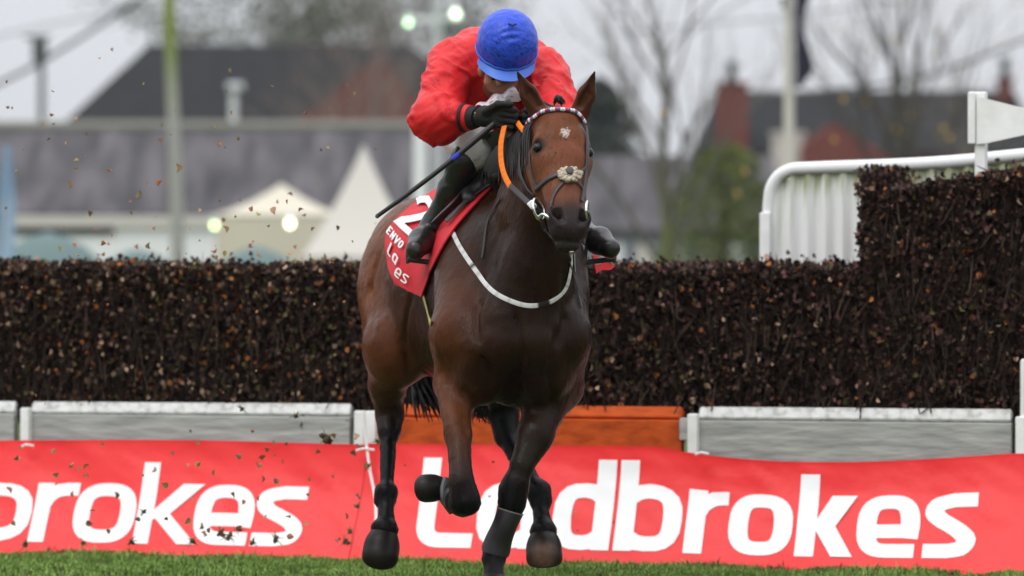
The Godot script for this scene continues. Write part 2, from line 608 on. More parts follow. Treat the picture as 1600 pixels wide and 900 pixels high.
# ---------------------------------------------------------------- the setting
func materials() -> void:
	nz.seed = 5; nz.frequency = 1.0; nz.fractal_octaves = 3
	nz2.seed = 11; nz2.frequency = 1.0; nz2.fractal_octaves = 2; nz2.noise_type = FastNoiseLite.TYPE_CELLULAR
	var grain := noise_map(256, 0.03, 4, Color.BLACK, Color.WHITE, 2)
	var fine := noise_map(256, 0.12, 3, Color.BLACK, Color.WHITE, 3)
	M.grain = grain
	M.fine = fine
	M.turf = coloured(mat(Color.WHITE, 0.95, 0.2), noise_map(512, 0.05, 4, Color(.2, .25, .13), Color(.42, .47, .25), 4, Color(.3, .35, .19)), Vector3(.9, .9, .9))
	M.grass = tinted(0.6, 0.3); M.grass.backlight_enabled = true; M.grass.backlight = Color(.3, .35, .12)
	M.leaf = tinted(0.6, 0.3); M.leaf.backlight_enabled = true; M.leaf.backlight = Color(.14, .1, .07)
	M.twig = tinted(0.85, 0.2)
	M.brush = relief(coloured(mat(Color.WHITE, 0.95, 0.1), noise_map(256, 0.06, 4, Color(.05, .035, .03), Color(.2, .14, .11), 6), Vector3(1.5, 1.5, 1.5)), grain, 3.0, Vector3(1.5, 1.5, 1.5))
	M.vinyl = tinted(0.42, 0.38); relief(M.vinyl, grain, 0.12, Vector3(1.3, 1.3, 1.3))
	M.print = tinted(0.4, 0.4)
	M.board = relief(coloured(mat(Color.WHITE, 0.75, 0.3), noise_map(512, 0.012, 5, Color(.6, .6, .59), Color(.72, .72, .7), 8, Color(.665, .665, .65)), Vector3(.5, 2.2, .5)), grain, 0.5, Vector3(.5, 2.2, .5))
	M.board_top = relief(coloured(mat(Color.WHITE, 0.7, 0.3), noise_map(512, 0.03, 5, Color(.62, .62, .6), Color(.9, .9, .89), 9, Color(.84, .84, .83)), Vector3(1.2, 1.2, 1.2)), grain, 0.6, Vector3(1.2, 1.2, 1.2))
	M.orange = relief(coloured(mat(Color.WHITE, 0.7, 0.3), noise_map(512, 0.02, 5, Color(.62, .25, .1), Color(.82, .36, .15), 10, Color(.76, .32, .12)), Vector3(.8, 1.6, .8)), grain, 0.4, Vector3(.8, 1.6, .8))
	M.white = relief(coloured(mat(Color.WHITE, 0.5, 0.4), noise_map(256, 0.02, 4, Color(.9, .9, .89), Color(.98, .98, .98), 12), Vector3(1, 1, 1)), fine, 0.06, Vector3(1, 1, 1))
	M.algae = tinted(0.55, 0.4)
	M.canvas = mat(Color(.6, .57, .52), 0.8, 0.3)
	M.cream = mat(Color(.58, .54, .44), 0.8, 0.3)
	M.pvc = mat(Color(.80, .82, .82), 0.6, 0.3)
	M.teal = mat(Color(.13, .185, .18), 0.8, 0.3)
	M.dark = mat(Color(.02, .028, .026), 0.8, 0.3)
	M.slate = coloured(mat(Color.WHITE, 0.85, 0.3), noise_map(512, 0.016, 4, Color(.2, .195, .2), Color(.45, .435, .45), 14, Color(.33, .32, .33)), Vector3(.16, .05, .05))
	M.roof = coloured(mat(Color.WHITE, 0.85, 0.25), noise_map(512, 0.03, 3, Color(.13, .13, .135), Color(.22, .22, .22), 15), Vector3(.04, .45, .3))
	M.brick = coloured(mat(Color.WHITE, 0.9, 0.2), noise_map(256, 0.06, 3, Color(.38, .22, .2), Color(.52, .31, .27), 16), Vector3(.4, .4, .4))
	M.render = mat(Color(.55, .5, .47), 0.9, 0.2)
	M.wall_grey = coloured(mat(Color.WHITE, 0.9, 0.2), noise_map(256, 0.03, 3, Color(.42, .44, .47), Color(.62, .65, .68), 18), Vector3(.2, .2, .2))
	M.metal = mat(Color(.62, .64, .65), 0.45, 0.5)
	M.bark = tinted(0.9, 0.2)
	M.flag_blue = mat(Color(.27, .39, .54), 0.7, 0.3)
	M.flag_dark = mat(Color(.035, .03, .05), 0.8, 0.2)
	M.wire = mat(Color(.12, .12, .13), 0.6, 0.3)

func sky_light() -> void:
	# an overcast sky: three times as bright overhead as at the horizon
	var im := Image.create(512, 256, false, Image.FORMAT_RGBF)
	var cl := FastNoiseLite.new()
	cl.seed = 3; cl.frequency = 1.1; cl.fractal_octaves = 4
	for y in 256:
		var el := PI * (0.5 - (y + 0.5) / 256.0)
		for x in 512:
			var az := TAU * (x + 0.5) / 512.0
			var dir := Vector3(cos(el) * sin(az), sin(el), cos(el) * cos(az))
			var c: Color
			if el >= 0.0:
				var l := 2.0 * (1.0 + 1.9 * sin(el)) / 2.9 * (1.0 + 0.015 * cl.get_noise_3dv(dir * Vector3(1, 2.2, 1)))
				c = Color(l * 0.985, l * 1.01, l * 1.065)
			else:
				c = Color(.16, .2, .1)
			im.set_pixel(x, y, c)
	var sm := PanoramaSkyMaterial.new()
	sm.panorama = ImageTexture.create_from_image(im)
	var e := Environment.new()
	e.background_mode = Environment.BG_SKY
	e.sky = Sky.new()
	e.sky.sky_material = sm
	e.background_energy_multiplier = 0.98
	e.tonemap_mode = Environment.TONE_MAPPER_LINEAR
	e.tonemap_exposure = 1.0
	e.sdfgi_enabled = true
	e.ssao_enabled = true
	e.ssil_enabled = true
	e.fog_enabled = true
	e.fog_density = 0.0002
	e.fog_light_color = Color(.84, .86, .9)
	var w := WorldEnvironment.new()
	w.name = "environment"
	w.environment = e
	add_child(w)
	var sun := DirectionalLight3D.new()
	sun.name = "sun"
	sun.light_energy = 0.32
	sun.light_color = Color(1.0, .975, .94)
	sun.light_angular_distance = 22.0
	sun.shadow_enabled = true
	add_child(sun)
	sun.look_at_from_position(Vector3(-5, 11, 5.5), Vector3.ZERO)

func camera() -> void:
	var cam := Camera3D.new()
	cam.name = "camera"
	add_child(cam)
	cam.position = Vector3(0, EYE, 0)
	cam.rotation.x = 8.0 / LENS
	cam.near = 0.5
	cam.far = 3000.0
	var at := CameraAttributesPhysical.new()
	at.frustum_focal_length = 12.0 * LENS / 450.0
	at.frustum_focus_distance = 15.9
	at.exposure_aperture = 12.0 * LENS / 450.0 / 64.0      # a front lens 64 mm wide
	at.frustum_near = 0.5
	at.frustum_far = 3000.0
	cam.attributes = at

func ground() -> void:
	var g := Geo.new()
	var lx := [-1500.0, -60.0, -12.0, 12.0, 60.0, 1500.0]
	var lz := [60.0, 0.0, -12.0, -24.0, -60.0, -1500.0]
	for j in 6:
		for i in 6: g.vert(Vector3(lx[i], 0, lz[j]), Vector3.UP)
	for j in 5:
		for i in 5: g.quad(j * 6 + i, j * 6 + i + 1, j * 6 + i + 7, j * 6 + i + 6)
	structure("ground", g, M.turf)
	# the grass: tufts of thin blades
	rng.seed = 21
	var tufts := []
	for t in 3:
		var b := Geo.new()
		for k in 6:
			var a := rng.randf() * TAU
			var lean := rng.randf_range(0.15, 0.75)
			var h := rng.randf_range(0.6, 1.0)
			var o := Vector3(rng.randf_range(-.2, .2), 0, rng.randf_range(-.2, .2))
			var dir := Vector3(cos(a), 0, sin(a))
			var sd := Vector3(-sin(a), 0, cos(a)) * 0.045
			var p := [o, o + Vector3.UP * h * .55 + dir * lean * .25, o + Vector3.UP * h * (1.0 - lean * .25) + dir * lean * .8]
			var nm := (Vector3.UP * .6 + dir * .6).normalized()
			var i0 := b.vert(p[0] - sd, nm); b.vert(p[0] + sd, nm)
			b.vert(p[1] - sd * .8, nm); b.vert(p[1] + sd * .8, nm); b.vert(p[2], nm)
			b.tri(i0, i0 + 1, i0 + 2); b.tri(i0 + 1, i0 + 3, i0 + 2); b.tri(i0 + 2, i0 + 3, i0 + 4)
		tufts.append(b.mesh())
	for t in 3:
		var where := []
		var tint := []
		var count := 26000
		for k in count:
			var p: Vector3
			if k < 17000:
				p = W(rng.randf_range(-3.6, 3.4), 0, rng.randf_range(.36, 1.5))
			else:
				p = W(rng.randf_range(-5, 5), 0, rng.randf_range(.3, 4.6))
			var thin := nz.get_noise_2d(p.x * 1.7, p.z * 1.7)
			if thin < -0.33: continue
			var h := rng.randf_range(.018, .043) * (1.0 + thin * .5)
			if rng.randf() < .03: h *= 1.6
			where.append(Transform3D(Basis(Vector3.UP, rng.randf() * TAU).scaled(Vector3(h * 1.1, h, h * 1.1)), p))
			var c := Color(.24, .4, .085).lerp(Color(.38, .55, .16), rng.randf() * .8 + thin * .4)
			var q := p - FO
			if rng.randf() < .06 + .45 * smoothstep(.75, .4, q.dot(FN)) * smoothstep(.0, .3, nz.get_noise_2d(q.dot(FE) * 1.1, 4.0) - .1 * q.dot(FE)): c = Color(.2, .17, .08).lerp(Color(.09, .065, .035), rng.randf())
			tint.append(c)
		var o := scatter("grass", tufts[t], M.grass, where, tint)
		tag(o, "short green turf in front of the red banners", "grass")

func wobbly(x: Transform3D, size: Vector3, seg: Vector3i, amp: float, f: float) -> Geo:   # a brush-filled block with uneven faces
	var g := Geo.new()
	for ax in 3:
		for s in [-1, 1]:
			var u := (ax + 1) % 3
			var w := (ax + 2) % 3
			var first := g.v.size()
			for j in seg[w] + 1:
				for i in seg[u] + 1:
					var p := Vector3.ZERO
					p[ax] = s * size[ax] * .5
					p[u] = (float(i) / seg[u] - .5) * size[u]
					p[w] = (float(j) / seg[w] - .5) * size[w]
					var q := x * p
					p += Vector3(nz.get_noise_3dv(q * f), nz.get_noise_3dv(q * f + Vector3(7, 3, 1)), nz.get_noise_3dv(q * f + Vector3(1, 9, 4))) * amp
					var nm := Vector3.ZERO
					nm[ax] = s
					g.vert(x * p, x.basis * nm)
			for j in seg[w]:
				for i in seg[u]:
					var a: int = first + j * (seg[u] + 1) + i
					g.quad(a, a + 1, a + seg[u] + 2, a + seg[u] + 1)
	g.soften()
	return g

func leaf_mesh(curl: float, sd: int) -> ArrayMesh:
	rng.seed = sd
	var g := Geo.new()
	var rim := []
	for k in 5:
		var t := k / 4.0
		rim.append([Vector3(-.42 * sin(PI * pow(t, .8)) * rng.randf_range(.8, 1.1), curl * .5 * sin(PI * t) + rng.randf_range(-.06, .06), t - .5), Vector3(0, curl * (t - .5) * (t - .5) * -.8, t - .5), Vector3(.42 * sin(PI * pow(t, .8)) * rng.randf_range(.8, 1.1), curl * .5 * sin(PI * t) + rng.randf_range(-.06, .06), t - .5)])
	for k in 5:
		for j in 3: g.vert(rim[k][j], Vector3.UP)
	for k in 4:
		for j in 2: g.quad(k * 3 + j, k * 3 + j + 1, k * 3 + j + 4, k * 3 + j + 3)
	g.soften()
	return g.mesh()

# leaves and twigs on the front and the top of a block of brush between s0..s1, top(s) metres high
func foliage(root: Node3D, s0: float, s1: float, y0: float, top: Callable, n0: float, n1: float, leaves: int, twigs: int, sd: int, warm: Callable, left_face := false) -> void:
	var meshes := [leaf_mesh(.25, 1), leaf_mesh(.6, 2), leaf_mesh(-.4, 3)]
	var stick := Geo.new()
	stick.tube([Vector3(0, -.5, 0), Vector3(.02, -.1, .015), Vector3(-.015, .25, 0), Vector3(.01, .5, .02)], [.5, .42, .3, .1], 4)
	rng.seed = sd
	for t in 3:
		var where := []
		var tint := []
		for k in leaves / 3:
			var s := rng.randf_range(s0, s1)
			var h: float = top.call(s)
			var y: float
			var n: float
			var pick := rng.randf()
			if pick < .72:
				y = rng.randf_range(y0, h + .01)
				n = n1 + rng.randf_range(-.08, .035) + .03 * nz.get_noise_2d(s * 4.0, y * 4.0)
			elif pick < .93 or not left_face:
				n = rng.randf_range(n0, n1 + .02)
				y = h + rng.randf_range(-.09, .025) + .025 * nz.get_noise_2d(s * 3.0, n * 3.0)
				if rng.randf() < .035: y += rng.randf_range(.0, .05)
			else:
				s = s0 + rng.randf_range(-.05, .06)
				y = rng.randf_range(1.28, h)
				n = rng.randf_range(n0, n1)
			var z := rng.randf_range(.015, .036)
			var b := Basis.from_euler(Vector3(rng.randf() * TAU, rng.randf() * TAU, rng.randf() * TAU)).scaled(Vector3(z, z, z * rng.randf_range(1.0, 1.5)))
			where.append(Transform3D(b, W(s, y, n)))
			var w: float = warm.call(s)
			var c := Color(.015, .008, .0065).lerp(Color(.075, .038, .027), pow(rng.randf(), 2.2))
			var r := rng.randf()
			if r < .03 * w: c = Color(.5, .33, .23)
			elif r < .055 * w: c = Color(.38, .13, .035)
			elif r < .105 * w: c = Color(.2, .11, .075)
			elif r < .15 * w: c = Color(.095, .085, .03)
			elif r < .2: c = Color(.13, .055, .05)
			tint.append(c)
		var o := scatter("leaves", meshes[t], M.leaf, where, tint, root)
	var where := []
	var tint := []
	for k in twigs:
		var s := rng.randf_range(s0, s1)
		var h: float = top.call(s)
		var l := rng.randf_range(.08, .3)
		var y := rng.randf_range(y0 + .05, h - l * .35)
		var n := n1 + rng.randf_range(-.06, .035)
		if rng.randf() < .3:
			y = h - l * .5 + rng.randf_range(-.05, .03) + .06 * pow(rng.randf(), 4.0)
			n = rng.randf_range(n0, n1)
		var b := Basis.from_euler(Vector3(rng.randf_range(-.35, .35), rng.randf() * TAU, rng.randfn(0, .38)))
		b = Basis(FE, Vector3.UP, FN) * b * Basis.from_scale(Vector3(rng.randf_range(.004, .009), l, rng.randf_range(.004, .009)))
		where.append(Transform3D(b, W(s, y, n)))
		tint.append(Color(.02, .014, .012).lerp(Color(.1, .065, .05), rng.randf() * rng.randf()))
	scatter("twigs", stick.mesh(), M.twig, where, tint, root)

func top_low(s: float) -> float:
	return 1.322 + .02 * nz.get_noise_1d(s * 2.1) + .012 * nz.get_noise_1d(s * 9.0) - .004 * s

func top_high(s: float) -> float:
	var u := s - along(1350.0)
	return 1.37 + .27 * smoothstep(-.03, .1, u) + .135 * minf(u, 1.0) + .015 * nz.get_noise_1d(s * 6.0)

func hedges() -> void:
	var sa := along(1352.0)
	var h := thing("hedge", W(0, .6, -.4), "long low hedge of packed brown brush behind the horse, flecked with orange leaves", "hedge")
	put("brush", wobbly(WX((sa - 4.2) * .5, .95, -.42), Vector3(sa + 4.2, .68, .72), Vector3i(110, 12, 12), .03, 3.0), M.brush, h)
	foliage(h, -4.1, sa + .3, .62, top_low, -.78, -.02, 66000, 6500, 31, func(s: float): return 1.6 if s < -.4 else .8)
	var w := thing("hedge", W(sa + 1, .6, -.4), "tall dark brush hedge forming the wing of the fence under the white rail", "hedge")
	put("brush", wobbly(WX(sa + 1.08, 1.07, -.42), Vector3(1.96, .98, .72), Vector3i(40, 22, 12), .03, 3.0), M.brush, w)
	foliage(w, sa, sa + 2.0, .62, top_high, -.78, -.02, 64000, 4600, 37, func(_s): return .75, true)

func plank(s0: float, s1: float, label: String, m_front: Material, m_top: Material) -> void:
	var o := thing("take_off_board", W((s0 + s1) * .5, .4, .1), label, "board", "boards along the foot of the fence")
	var l := s1 - s0
	var g := Geo.new()
	g.box(WX((s0 + s1) * .5, .46, .04), Vector3(l, .36, .05), .006)
	put("front_plank", g, m_front, o)
	var t := Geo.new()
	var x: Transform3D = WX((s0 + s1) * .5, .665, .015)
	x.basis = x.basis * Basis(Vector3.RIGHT, -.5)
	t.box(x, Vector3(l - .01, .062, .055), .01)
	for k in t.v.size(): t.v[k] += Vector3.UP * .006 * nz.get_noise_1d((t.v[k] - FO).dot(FE) * 5.0)
	put("top_rail", t, m_top, o)

func boards() -> void:
	plank(along(-420), along(31), "grey board with pale top at the left edge of the fence foot", M.board, M.board_top)
	plank(along(52), along(554), "long grey board with pale top rail under the hedge left of the horse", M.board, M.board_top)
	plank(along(604), along(1071), "orange painted board under the hedge behind the horse's legs", M.orange, M.orange)
	plank(along(1093), along(1585), "grey board with chipped white top rail right of the orange board", M.board, M.board_top)
	plank(along(1606), along(2000), "grey board past the right end post of the fence foot", M.board, M.board_top)
	var posts := [[35.0, 49.0, "white post between the two grey boards at far left"], [556.0, 572.0, "white post at the right end of the long grey board"], [573.0, 590.0, "white post beside the cord left of the orange board"], [1076.0, 1092.0, "white post between the orange board and the right grey board"], [1588.0, 1604.0, "white post at the right end of the right grey board"]]
	for p in posts:
		var s0 := along(p[0], .07)
		var s1 := along(p[1], .07)
		var g := Geo.new()
		g.box(WX((s0 + s1) * .5, .335, .078), Vector3(s1 - s0, .67, .045), .006)
		tag(put("fence_post", g, M.white), p[2], "post", "white posts of the fence foot")
	# grey block between the orange board and its post
	var b := Geo.new()
	b.box(WX(along(1068, .1), .6, .06), Vector3(.05, .1, .05), .006)
	tag(put("wooden_block", b, M.board), "small grey block beside the white post at the right end of the orange board", "block")
	# the tall white post at the far right end of the hedge
	var e := Geo.new()
	e.box(WX(along(1604, .06), .62, .06), Vector3(.05, .6, .05), .008)
	tag(put("end_post", e, M.white), "white post standing in front of the dark hedge at the right edge", "post")

var dip := Vector2.ZERO
func banner_at(s: float, t: float, s0: float, s1: float, sag: float) -> Vector3:
	var top := .535
	if sag > 0.0:
		var u := (s - along(1040.0)) / (along(1590.0) - along(1040.0))
		if u > 0.0: top -= sag * sin(PI * pow(clampf(u, 0, 1), .8)) + .012 * u
	else:
		top += .006 * sin(s * 3.0)
	var n := (.115 if sag > 0.0 else .122) + .27 * pow(1.0 - t, 1.35) + .011 * nz.get_noise_2d(s * 1.9 + t * .8, t * 1.2)
	var y := top * t - .012
	y += .0
	return W(s, y, n)

func banner(s0: float, s1: float, label: String, sag: float, words: Array, base: float, xh: float, thick: float) -> void:
	var o := thing("banner", W((s0 + s1) * .5, 0, .3), label, "banner", "red banners along the foot of the fence")
	var f: Callable = func(u: float, t: float): return banner_at(lerpf(s0, s1, u), t, s0, s1, sag)
	var g := Geo.new()
	g.sheet(90, 26, f, .0015, func(u: float, t: float): return Color(.80, .024, .026).lerp(Color(.88, .04, .045), .3 + .3 * nz.get_noise_2d(u * 9.0, t * 3.0)))
	for k in g.v.size():
		if g.n[k].dot(FN) < 0.0 and k < 91 * 27: g.n[k] = -g.n[k]
	put("sheet", g, M.vinyl, o)
	for w in words:
		var a := along(w[1], .33)
		var b := along(w[2], .33)
		var unit := xh
		var on: Callable = func(x: float, y: float):
			var s: float = a + x * unit
			var yy: float = base + y * unit
			var t0: float = (yy + .012) / .53
			var p := banner_at(s, t0, s0, s1, sag)
			var ds := banner_at(s + .01, t0, s0, s1, sag) - p
			var dt := banner_at(s, t0 + .01, s0, s1, sag) - p
			var nm := ds.cross(dt).normalized()
			if nm.dot(FN) < 0.0: nm = -nm
			return [p, nm]
		var lean := -.035
		var wide := (b - a) / unit - .117 * float({"d": 1.36, "L": .1, "k": .55, "b": .6, "o": .5, "e": .6}.get(w[0], 1.0))
		put("letter", letter(w[0], 0.0, wide, thick, lean, on), M.print, o)

func banners() -> void:
	banner(along(-560), along(587), "red banner with white lettering on the left, spattered with turf", 0.0,
		[["L", -410., -312.], ["a", -315., -215.], ["d", -205., -95.], ["b", -75., 48.], ["r", 45., 120.], ["o", 108., 210.], ["k", 208., 312.], ["e", 297., 396.], ["s", 392., 479.]], .060, .262, .30)
	banner(along(585), along(1720), "red banner with white lettering and sagging top edge on the right", .055,
		[["L", 645., 736.], ["a", 738., 848.], ["d", 857., 966.], ["b", 957., 1066.], ["r", 1066., 1141.], ["o", 1133., 1239.], ["k", 1240., 1338.], ["e", 1334., 1440.], ["s", 1440., 1534.]], .068, .286, .30)
	# the cord and its cable ties
	var g := Geo.new()
	g.tube(spline([W(along(571, .15), .66, .17), W(along(573, .15), .56, .165), W(along(577, .2), .42, .2), W(along(583, .3), .27, .27), W(along(588, .4), .1, .4)], 5), .007, 6)
	tag(put("white_rope", g, M.white), "white cord hanging over the red banner left of the horse's hind leg", "cord")
	for px in [[558., 586.], [36., 54.], [1088., 1108.]]:
		var t := Geo.new()
		t.tube([W(along(px[0], .16), .492, .17), W(along((px[0] + px[1]) * .5, .16), .502, .19), W(along(px[1], .16), .495, .17)], .006, 6)
		tag(put("cable_tie", t, M.white), {558.: "white cable tie crossing the cord on the left banner", 36.: "white cable tie at the top of the left banner below the far left post", 1088.: "white cable tie at the top of the right banner below the orange board's end"}[px[0]], "cable tie", "cable ties on the banners")

func wing() -> void:
	# the white running rail behind the wing and its upright slats
	var n := -.86
	var s0 := along(1200.0, n)
	var o := thing("wing_rail", W(s0, 0, n), "white plastic wing of upright slats with a curved top rail, green with algae", "rail")
	var pts := [W(s0, .05, n), W(s0, 1.2, n), W(s0 + .005, 1.6, n), W(s0 + .03, 1.72, n), W(s0 + .1, 1.775, n), W(s0 + .22, 1.785, n), W(s0 + .6, 1.795, n), W(s0 + .9, 1.81, n), W(s0 + 1.3, 1.845, n), W(s0 + 2.6, 1.96, n)]
	pts = spline(pts, 5)
	var g := Geo.new()
	g.tube(pts, .031, 14)
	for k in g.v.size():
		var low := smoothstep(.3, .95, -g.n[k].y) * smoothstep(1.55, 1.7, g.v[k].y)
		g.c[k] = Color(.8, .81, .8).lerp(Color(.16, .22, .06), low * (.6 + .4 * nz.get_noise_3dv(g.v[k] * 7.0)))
	put("top_rail", g, M.algae, o)
	for k in 22:
		var s := s0 + .07 + .083 * k
		var b := Geo.new()
		var top := 1.765 + .03 * k * .083 - (.03 if k == 0 else 0.0)
		var f: Callable = func(u: float, t: float):
			var x := (u - .5) * .086
			return W(s + x, lerpf(.3, top, t), n + .012 * cos(u * TAU) + .004 + .0015 * (k % 2))
		b.sheet(8, 24, f, .004, func(u: float, t: float):
			var y := lerpf(.3, top, t)
			var a := smoothstep(1.64, 1.775, y + .1 * nz.get_noise_2d(s * 9.0 + u * 2.0, 2.0)) * .85
			a += clampf(nz.get_noise_2d(s * 6.0 + u * 1.5, y * .7) - .05, 0, 1) * 1.0 * smoothstep(1.2, 1.6, y)
			return Color(.84, .85, .83).lerp(Color(.3, .34, .14), clampf(a, 0, .92)))
		put("slat", b, M.algae, o)
	var edge := Geo.new()
	edge.box(WX(s0 - .004, .79, n + .04), Vector3(.05, 1.58, .02), .004)
	put("edge_strip", edge, M.white, o)
	# the marker post with its flag board
	var m := thing("marker_post", W(along(1530, -.05), .6, -.05), "white marker post with a triangular white flag board beside the tall hedge", "marker")
	var pg := Geo.new()
	pg.box(WX(along(1533, -.1), 1.59, -.1), Vector3(.05, 1.0, .05), .006)
	put("post", pg, M.white, m)
	var k2 := Geo.new()
	k2.box(WX(along(1521, -.1), 1.975, -.08), Vector3(.035, .23, .05), .006)
	put("bracket", k2, M.white, m)
	var fg := Geo.new()
	var fs := along(1529, -.1)
	fg.prism(WX(0, 0, -.07), PackedVector2Array([Vector2(fs, 2.07), Vector2(fs + .40, 1.965), Vector2(fs + .39, 1.935), Vector2(fs + .05, 1.865), Vector2(fs, 1.86)]), .0, .012)
	put("flag_board", fg, M.white, m)

# ---------------------------------------------------------------- beyond the fence
func gable(x0: float, x1: float, z_front: float, deep: float, eave: float, ridge: float, over := .3) -> Geo:   # a roof whose ridge runs along x
	var g := Geo.new()
	var x := Transform3D(Basis(Vector3(0, 0, -1), Vector3.UP, Vector3(1, 0, 0)), Vector3(0, 0, z_front))
	g.prism(x, PackedVector2Array([Vector2(-over, eave - .12), Vector2(deep * .5, ridge), Vector2(deep + over, eave - .12), Vector2(deep + over, eave - .3), Vector2(deep * .5, ridge - .22), Vector2(-over, eave - .3)]), x0, x1)
	return g

func walls(x0: float, x1: float, z_front: float, deep: float, high: float) -> Geo:
	var g := Geo.new()
	g.box(Transform3D(Basis(), Vector3((x0 + x1) * .5, high * .5, z_front - deep * .5)), Vector3(x1 - x0, high, deep), .02)
	return g

func hip(x0: float, x1: float, r0: float, r1: float, z_front: float, deep: float, eave: float, ridge: float) -> Geo:
	var g := Geo.new()
	var a := Vector3(x0, eave, z_front)
	var b := Vector3(x1, eave, z_front)
	var c := Vector3(x1, eave, z_front - deep)
	var d := Vector3(x0, eave, z_front - deep)
	var e := Vector3(r0, ridge, z_front - deep * .5)
	var f := Vector3(r1, ridge, z_front - deep * .5)
	g.flat([a, b, f, e], Vector3(0, 1, 1)); g.flat([c, d, e, f], Vector3(0, 1, -1))
	g.flat([a, d, e], Vector3(-1, 1, 0)); g.flat([b, c, f], Vector3(1, 1, 0)); g.flat([a, b, c, d], Vector3.DOWN)
	return g

func branch(g: Geo, tips: Array, p: Vector3, dir: Vector3, l: float, r: float, level: int, col: Color, spread: float, lift: float) -> void:
	var pts := [p]
	var rad := [r]
	var n := 4
	for k in n:
		dir = (dir + Vector3(rng.randf_range(-1, 1), rng.randf_range(-1, 1) + lift, rng.randf_range(-1, 1)) * .16).normalized()
		p += dir * l / n
		pts.append(p)
		rad.append(r * lerpf(1.0, .55, (k + 1.0) / n))
		if level > 0 and k >= 1:
			var cnt := 2 if k == n - 1 else 1
			for q in cnt:
				var side := Vector3(rng.randf_range(-1, 1), rng.randf_range(-.3, .6), rng.randf_range(-1, 1)).normalized()
				branch(g, tips, p, (dir + side * spread).normalized(), l * rng.randf_range(.5, .78), rad[-1] * .62, level - 1, col, spread, lift)
	if level <= 1:
		for q in pts: tips.append(q)
	g.tube(pts, rad, 5 if level > 1 else 3, col)

func tree(called: String, at: Vector3, high: float, r: float, label: String, level: int, col: Color, spread := .7, lift := .25, leaves := 0, leaf_cols: Array = [], leaf_size := .12, sd := 1, moss := Color(-1, 0, 0)) -> Node3D:
	rng.seed = sd
	var o := thing(called, at, label, "tree", "trees beyond the fence")
	var t := Geo.new()
	var n := 7
	var pts := []
	var rad := []
	var cols := []
	var crown := Geo.new()
	var tips := []
	for k in n + 1:
		var u := float(k) / n
		pts.append(at + Vector3(nz.get_noise_2d(u * 1.2, sd) * .03 * high, high * .62 * u, nz.get_noise_2d(u * 1.2, sd + 9) * .03 * high))
		rad.append(r * lerpf(1.0, .42, u))
		cols.append(col if moss.r < 0.0 else moss.lerp(col, smoothstep(.3, .7, u)))
	t.tube(pts, rad, 8, cols)
	for k in range(2, n + 1):
		for q in (3 if k == n else 2):
			var a := rng.randf() * TAU
			var d := Vector3(cos(a) * spread, 1.0, sin(a) * spread).normalized()
			branch(crown, tips, pts[k], d, high * rng.randf_range(.2, .34), rad[k] * .55, level, col, spread, lift)
	put("trunk", t, M.bark, o)
	put("branches", crown, M.bark, o)
	if leaves:
		var where := []
		var tint := []
		for k in leaves:
			var p: Vector3 = tips[rng.randi() % tips.size()] + Vector3(rng.randfn(0, 1), rng.randfn(0, 1), rng.randfn(0, 1)) * leaf_size * 2.2
			var s := leaf_size * rng.randf_range(.7, 1.4)
			where.append(Transform3D(Basis.from_euler(Vector3(rng.randf() * TAU, rng.randf() * TAU, rng.randf() * TAU)).scaled(Vector3(s, s, s)), p))
			tint.append(leaf_cols[0].lerp(leaf_cols[1], rng.randf()))
		scatter("leaves", leaf_mesh(.3, 5), M.leaf, where, tint, o)
	return o

# an evergreen or a bush: a volume of small leaves round a trunk
func bushy(called: String, at: Vector3, high: float, wide: float, shape: Callable, label: String, count: int, c0: Color, c1: Color, size: float, sd: int, cat := "bush") -> void:
	rng.seed = sd
	var o := thing(called, at, label, cat)
	var t := Geo.new()
	t.tube([at, at + Vector3.UP * high * .5, at + Vector3.UP * high * .9], [wide * .07, wide * .05, wide * .015], 6, Color(.06, .045, .035))
	put("trunk", t, M.bark, o)
	var where := []
	var tint := []
	while where.size() < count:
		var u := rng.randf()
		var a := rng.randf() * TAU
		var rr: float = shape.call(u) * wide * .5 * (1.0 + .35 * nz.get_noise_3d(cos(a) * 1.6, u * 4.0, sin(a) * 1.6 + sd))
		var d := pow(rng.randf(), .38)
		var p := at + Vector3(cos(a) * rr * d, u * high, sin(a) * rr * d)
		if nz.get_noise_3dv((p - at) * 2.2 / wide * 2.0 + Vector3.ONE * sd) < -.22: continue
		var s := size * rng.randf_range(.6, 1.4)
		where.append(Transform3D(Basis.from_euler(Vector3(rng.randf() * TAU, rng.randf() * TAU, rng.randf() * TAU)).scaled(Vector3(s, s, s)), p))
		tint.append(c0.lerp(c1, rng.randf() * (.4 + .6 * u)))
	scatter("crown", leaf_mesh(.3, 6), M.leaf, where, tint, o)

func chimney(o: Node3D, px0: float, px1: float, py0: float, py1: float, d: float, m: Material, pot: bool) -> void:
	var a := P(px0, py1, d)
	var b := P(px1, py0, d)
	var g := Geo.new()
	g.box(Transform3D(Basis(), (a + b) * .5), Vector3(b.x - a.x, b.y - a.y, .9), .02)
	g.box(Transform3D(Basis(), Vector3((a.x + b.x) * .5, b.y + .06, -d)), Vector3(b.x - a.x + .16, .14, 1.06), .02)
	put("chimney", g, m, o)
	if pot:
		var q := Geo.new()
		q.lathe(Transform3D(Basis(), Vector3((a.x + b.x) * .5, b.y + .1, -d)), [Vector2(.0, 0), Vector2(.2, 0), Vector2(.17, .3), Vector2(.16, .7), Vector2(.22, .74), Vector2(.22, .86), Vector2(.0, .86)], 12)
		put("chimney_pot", q, M.dark, o)

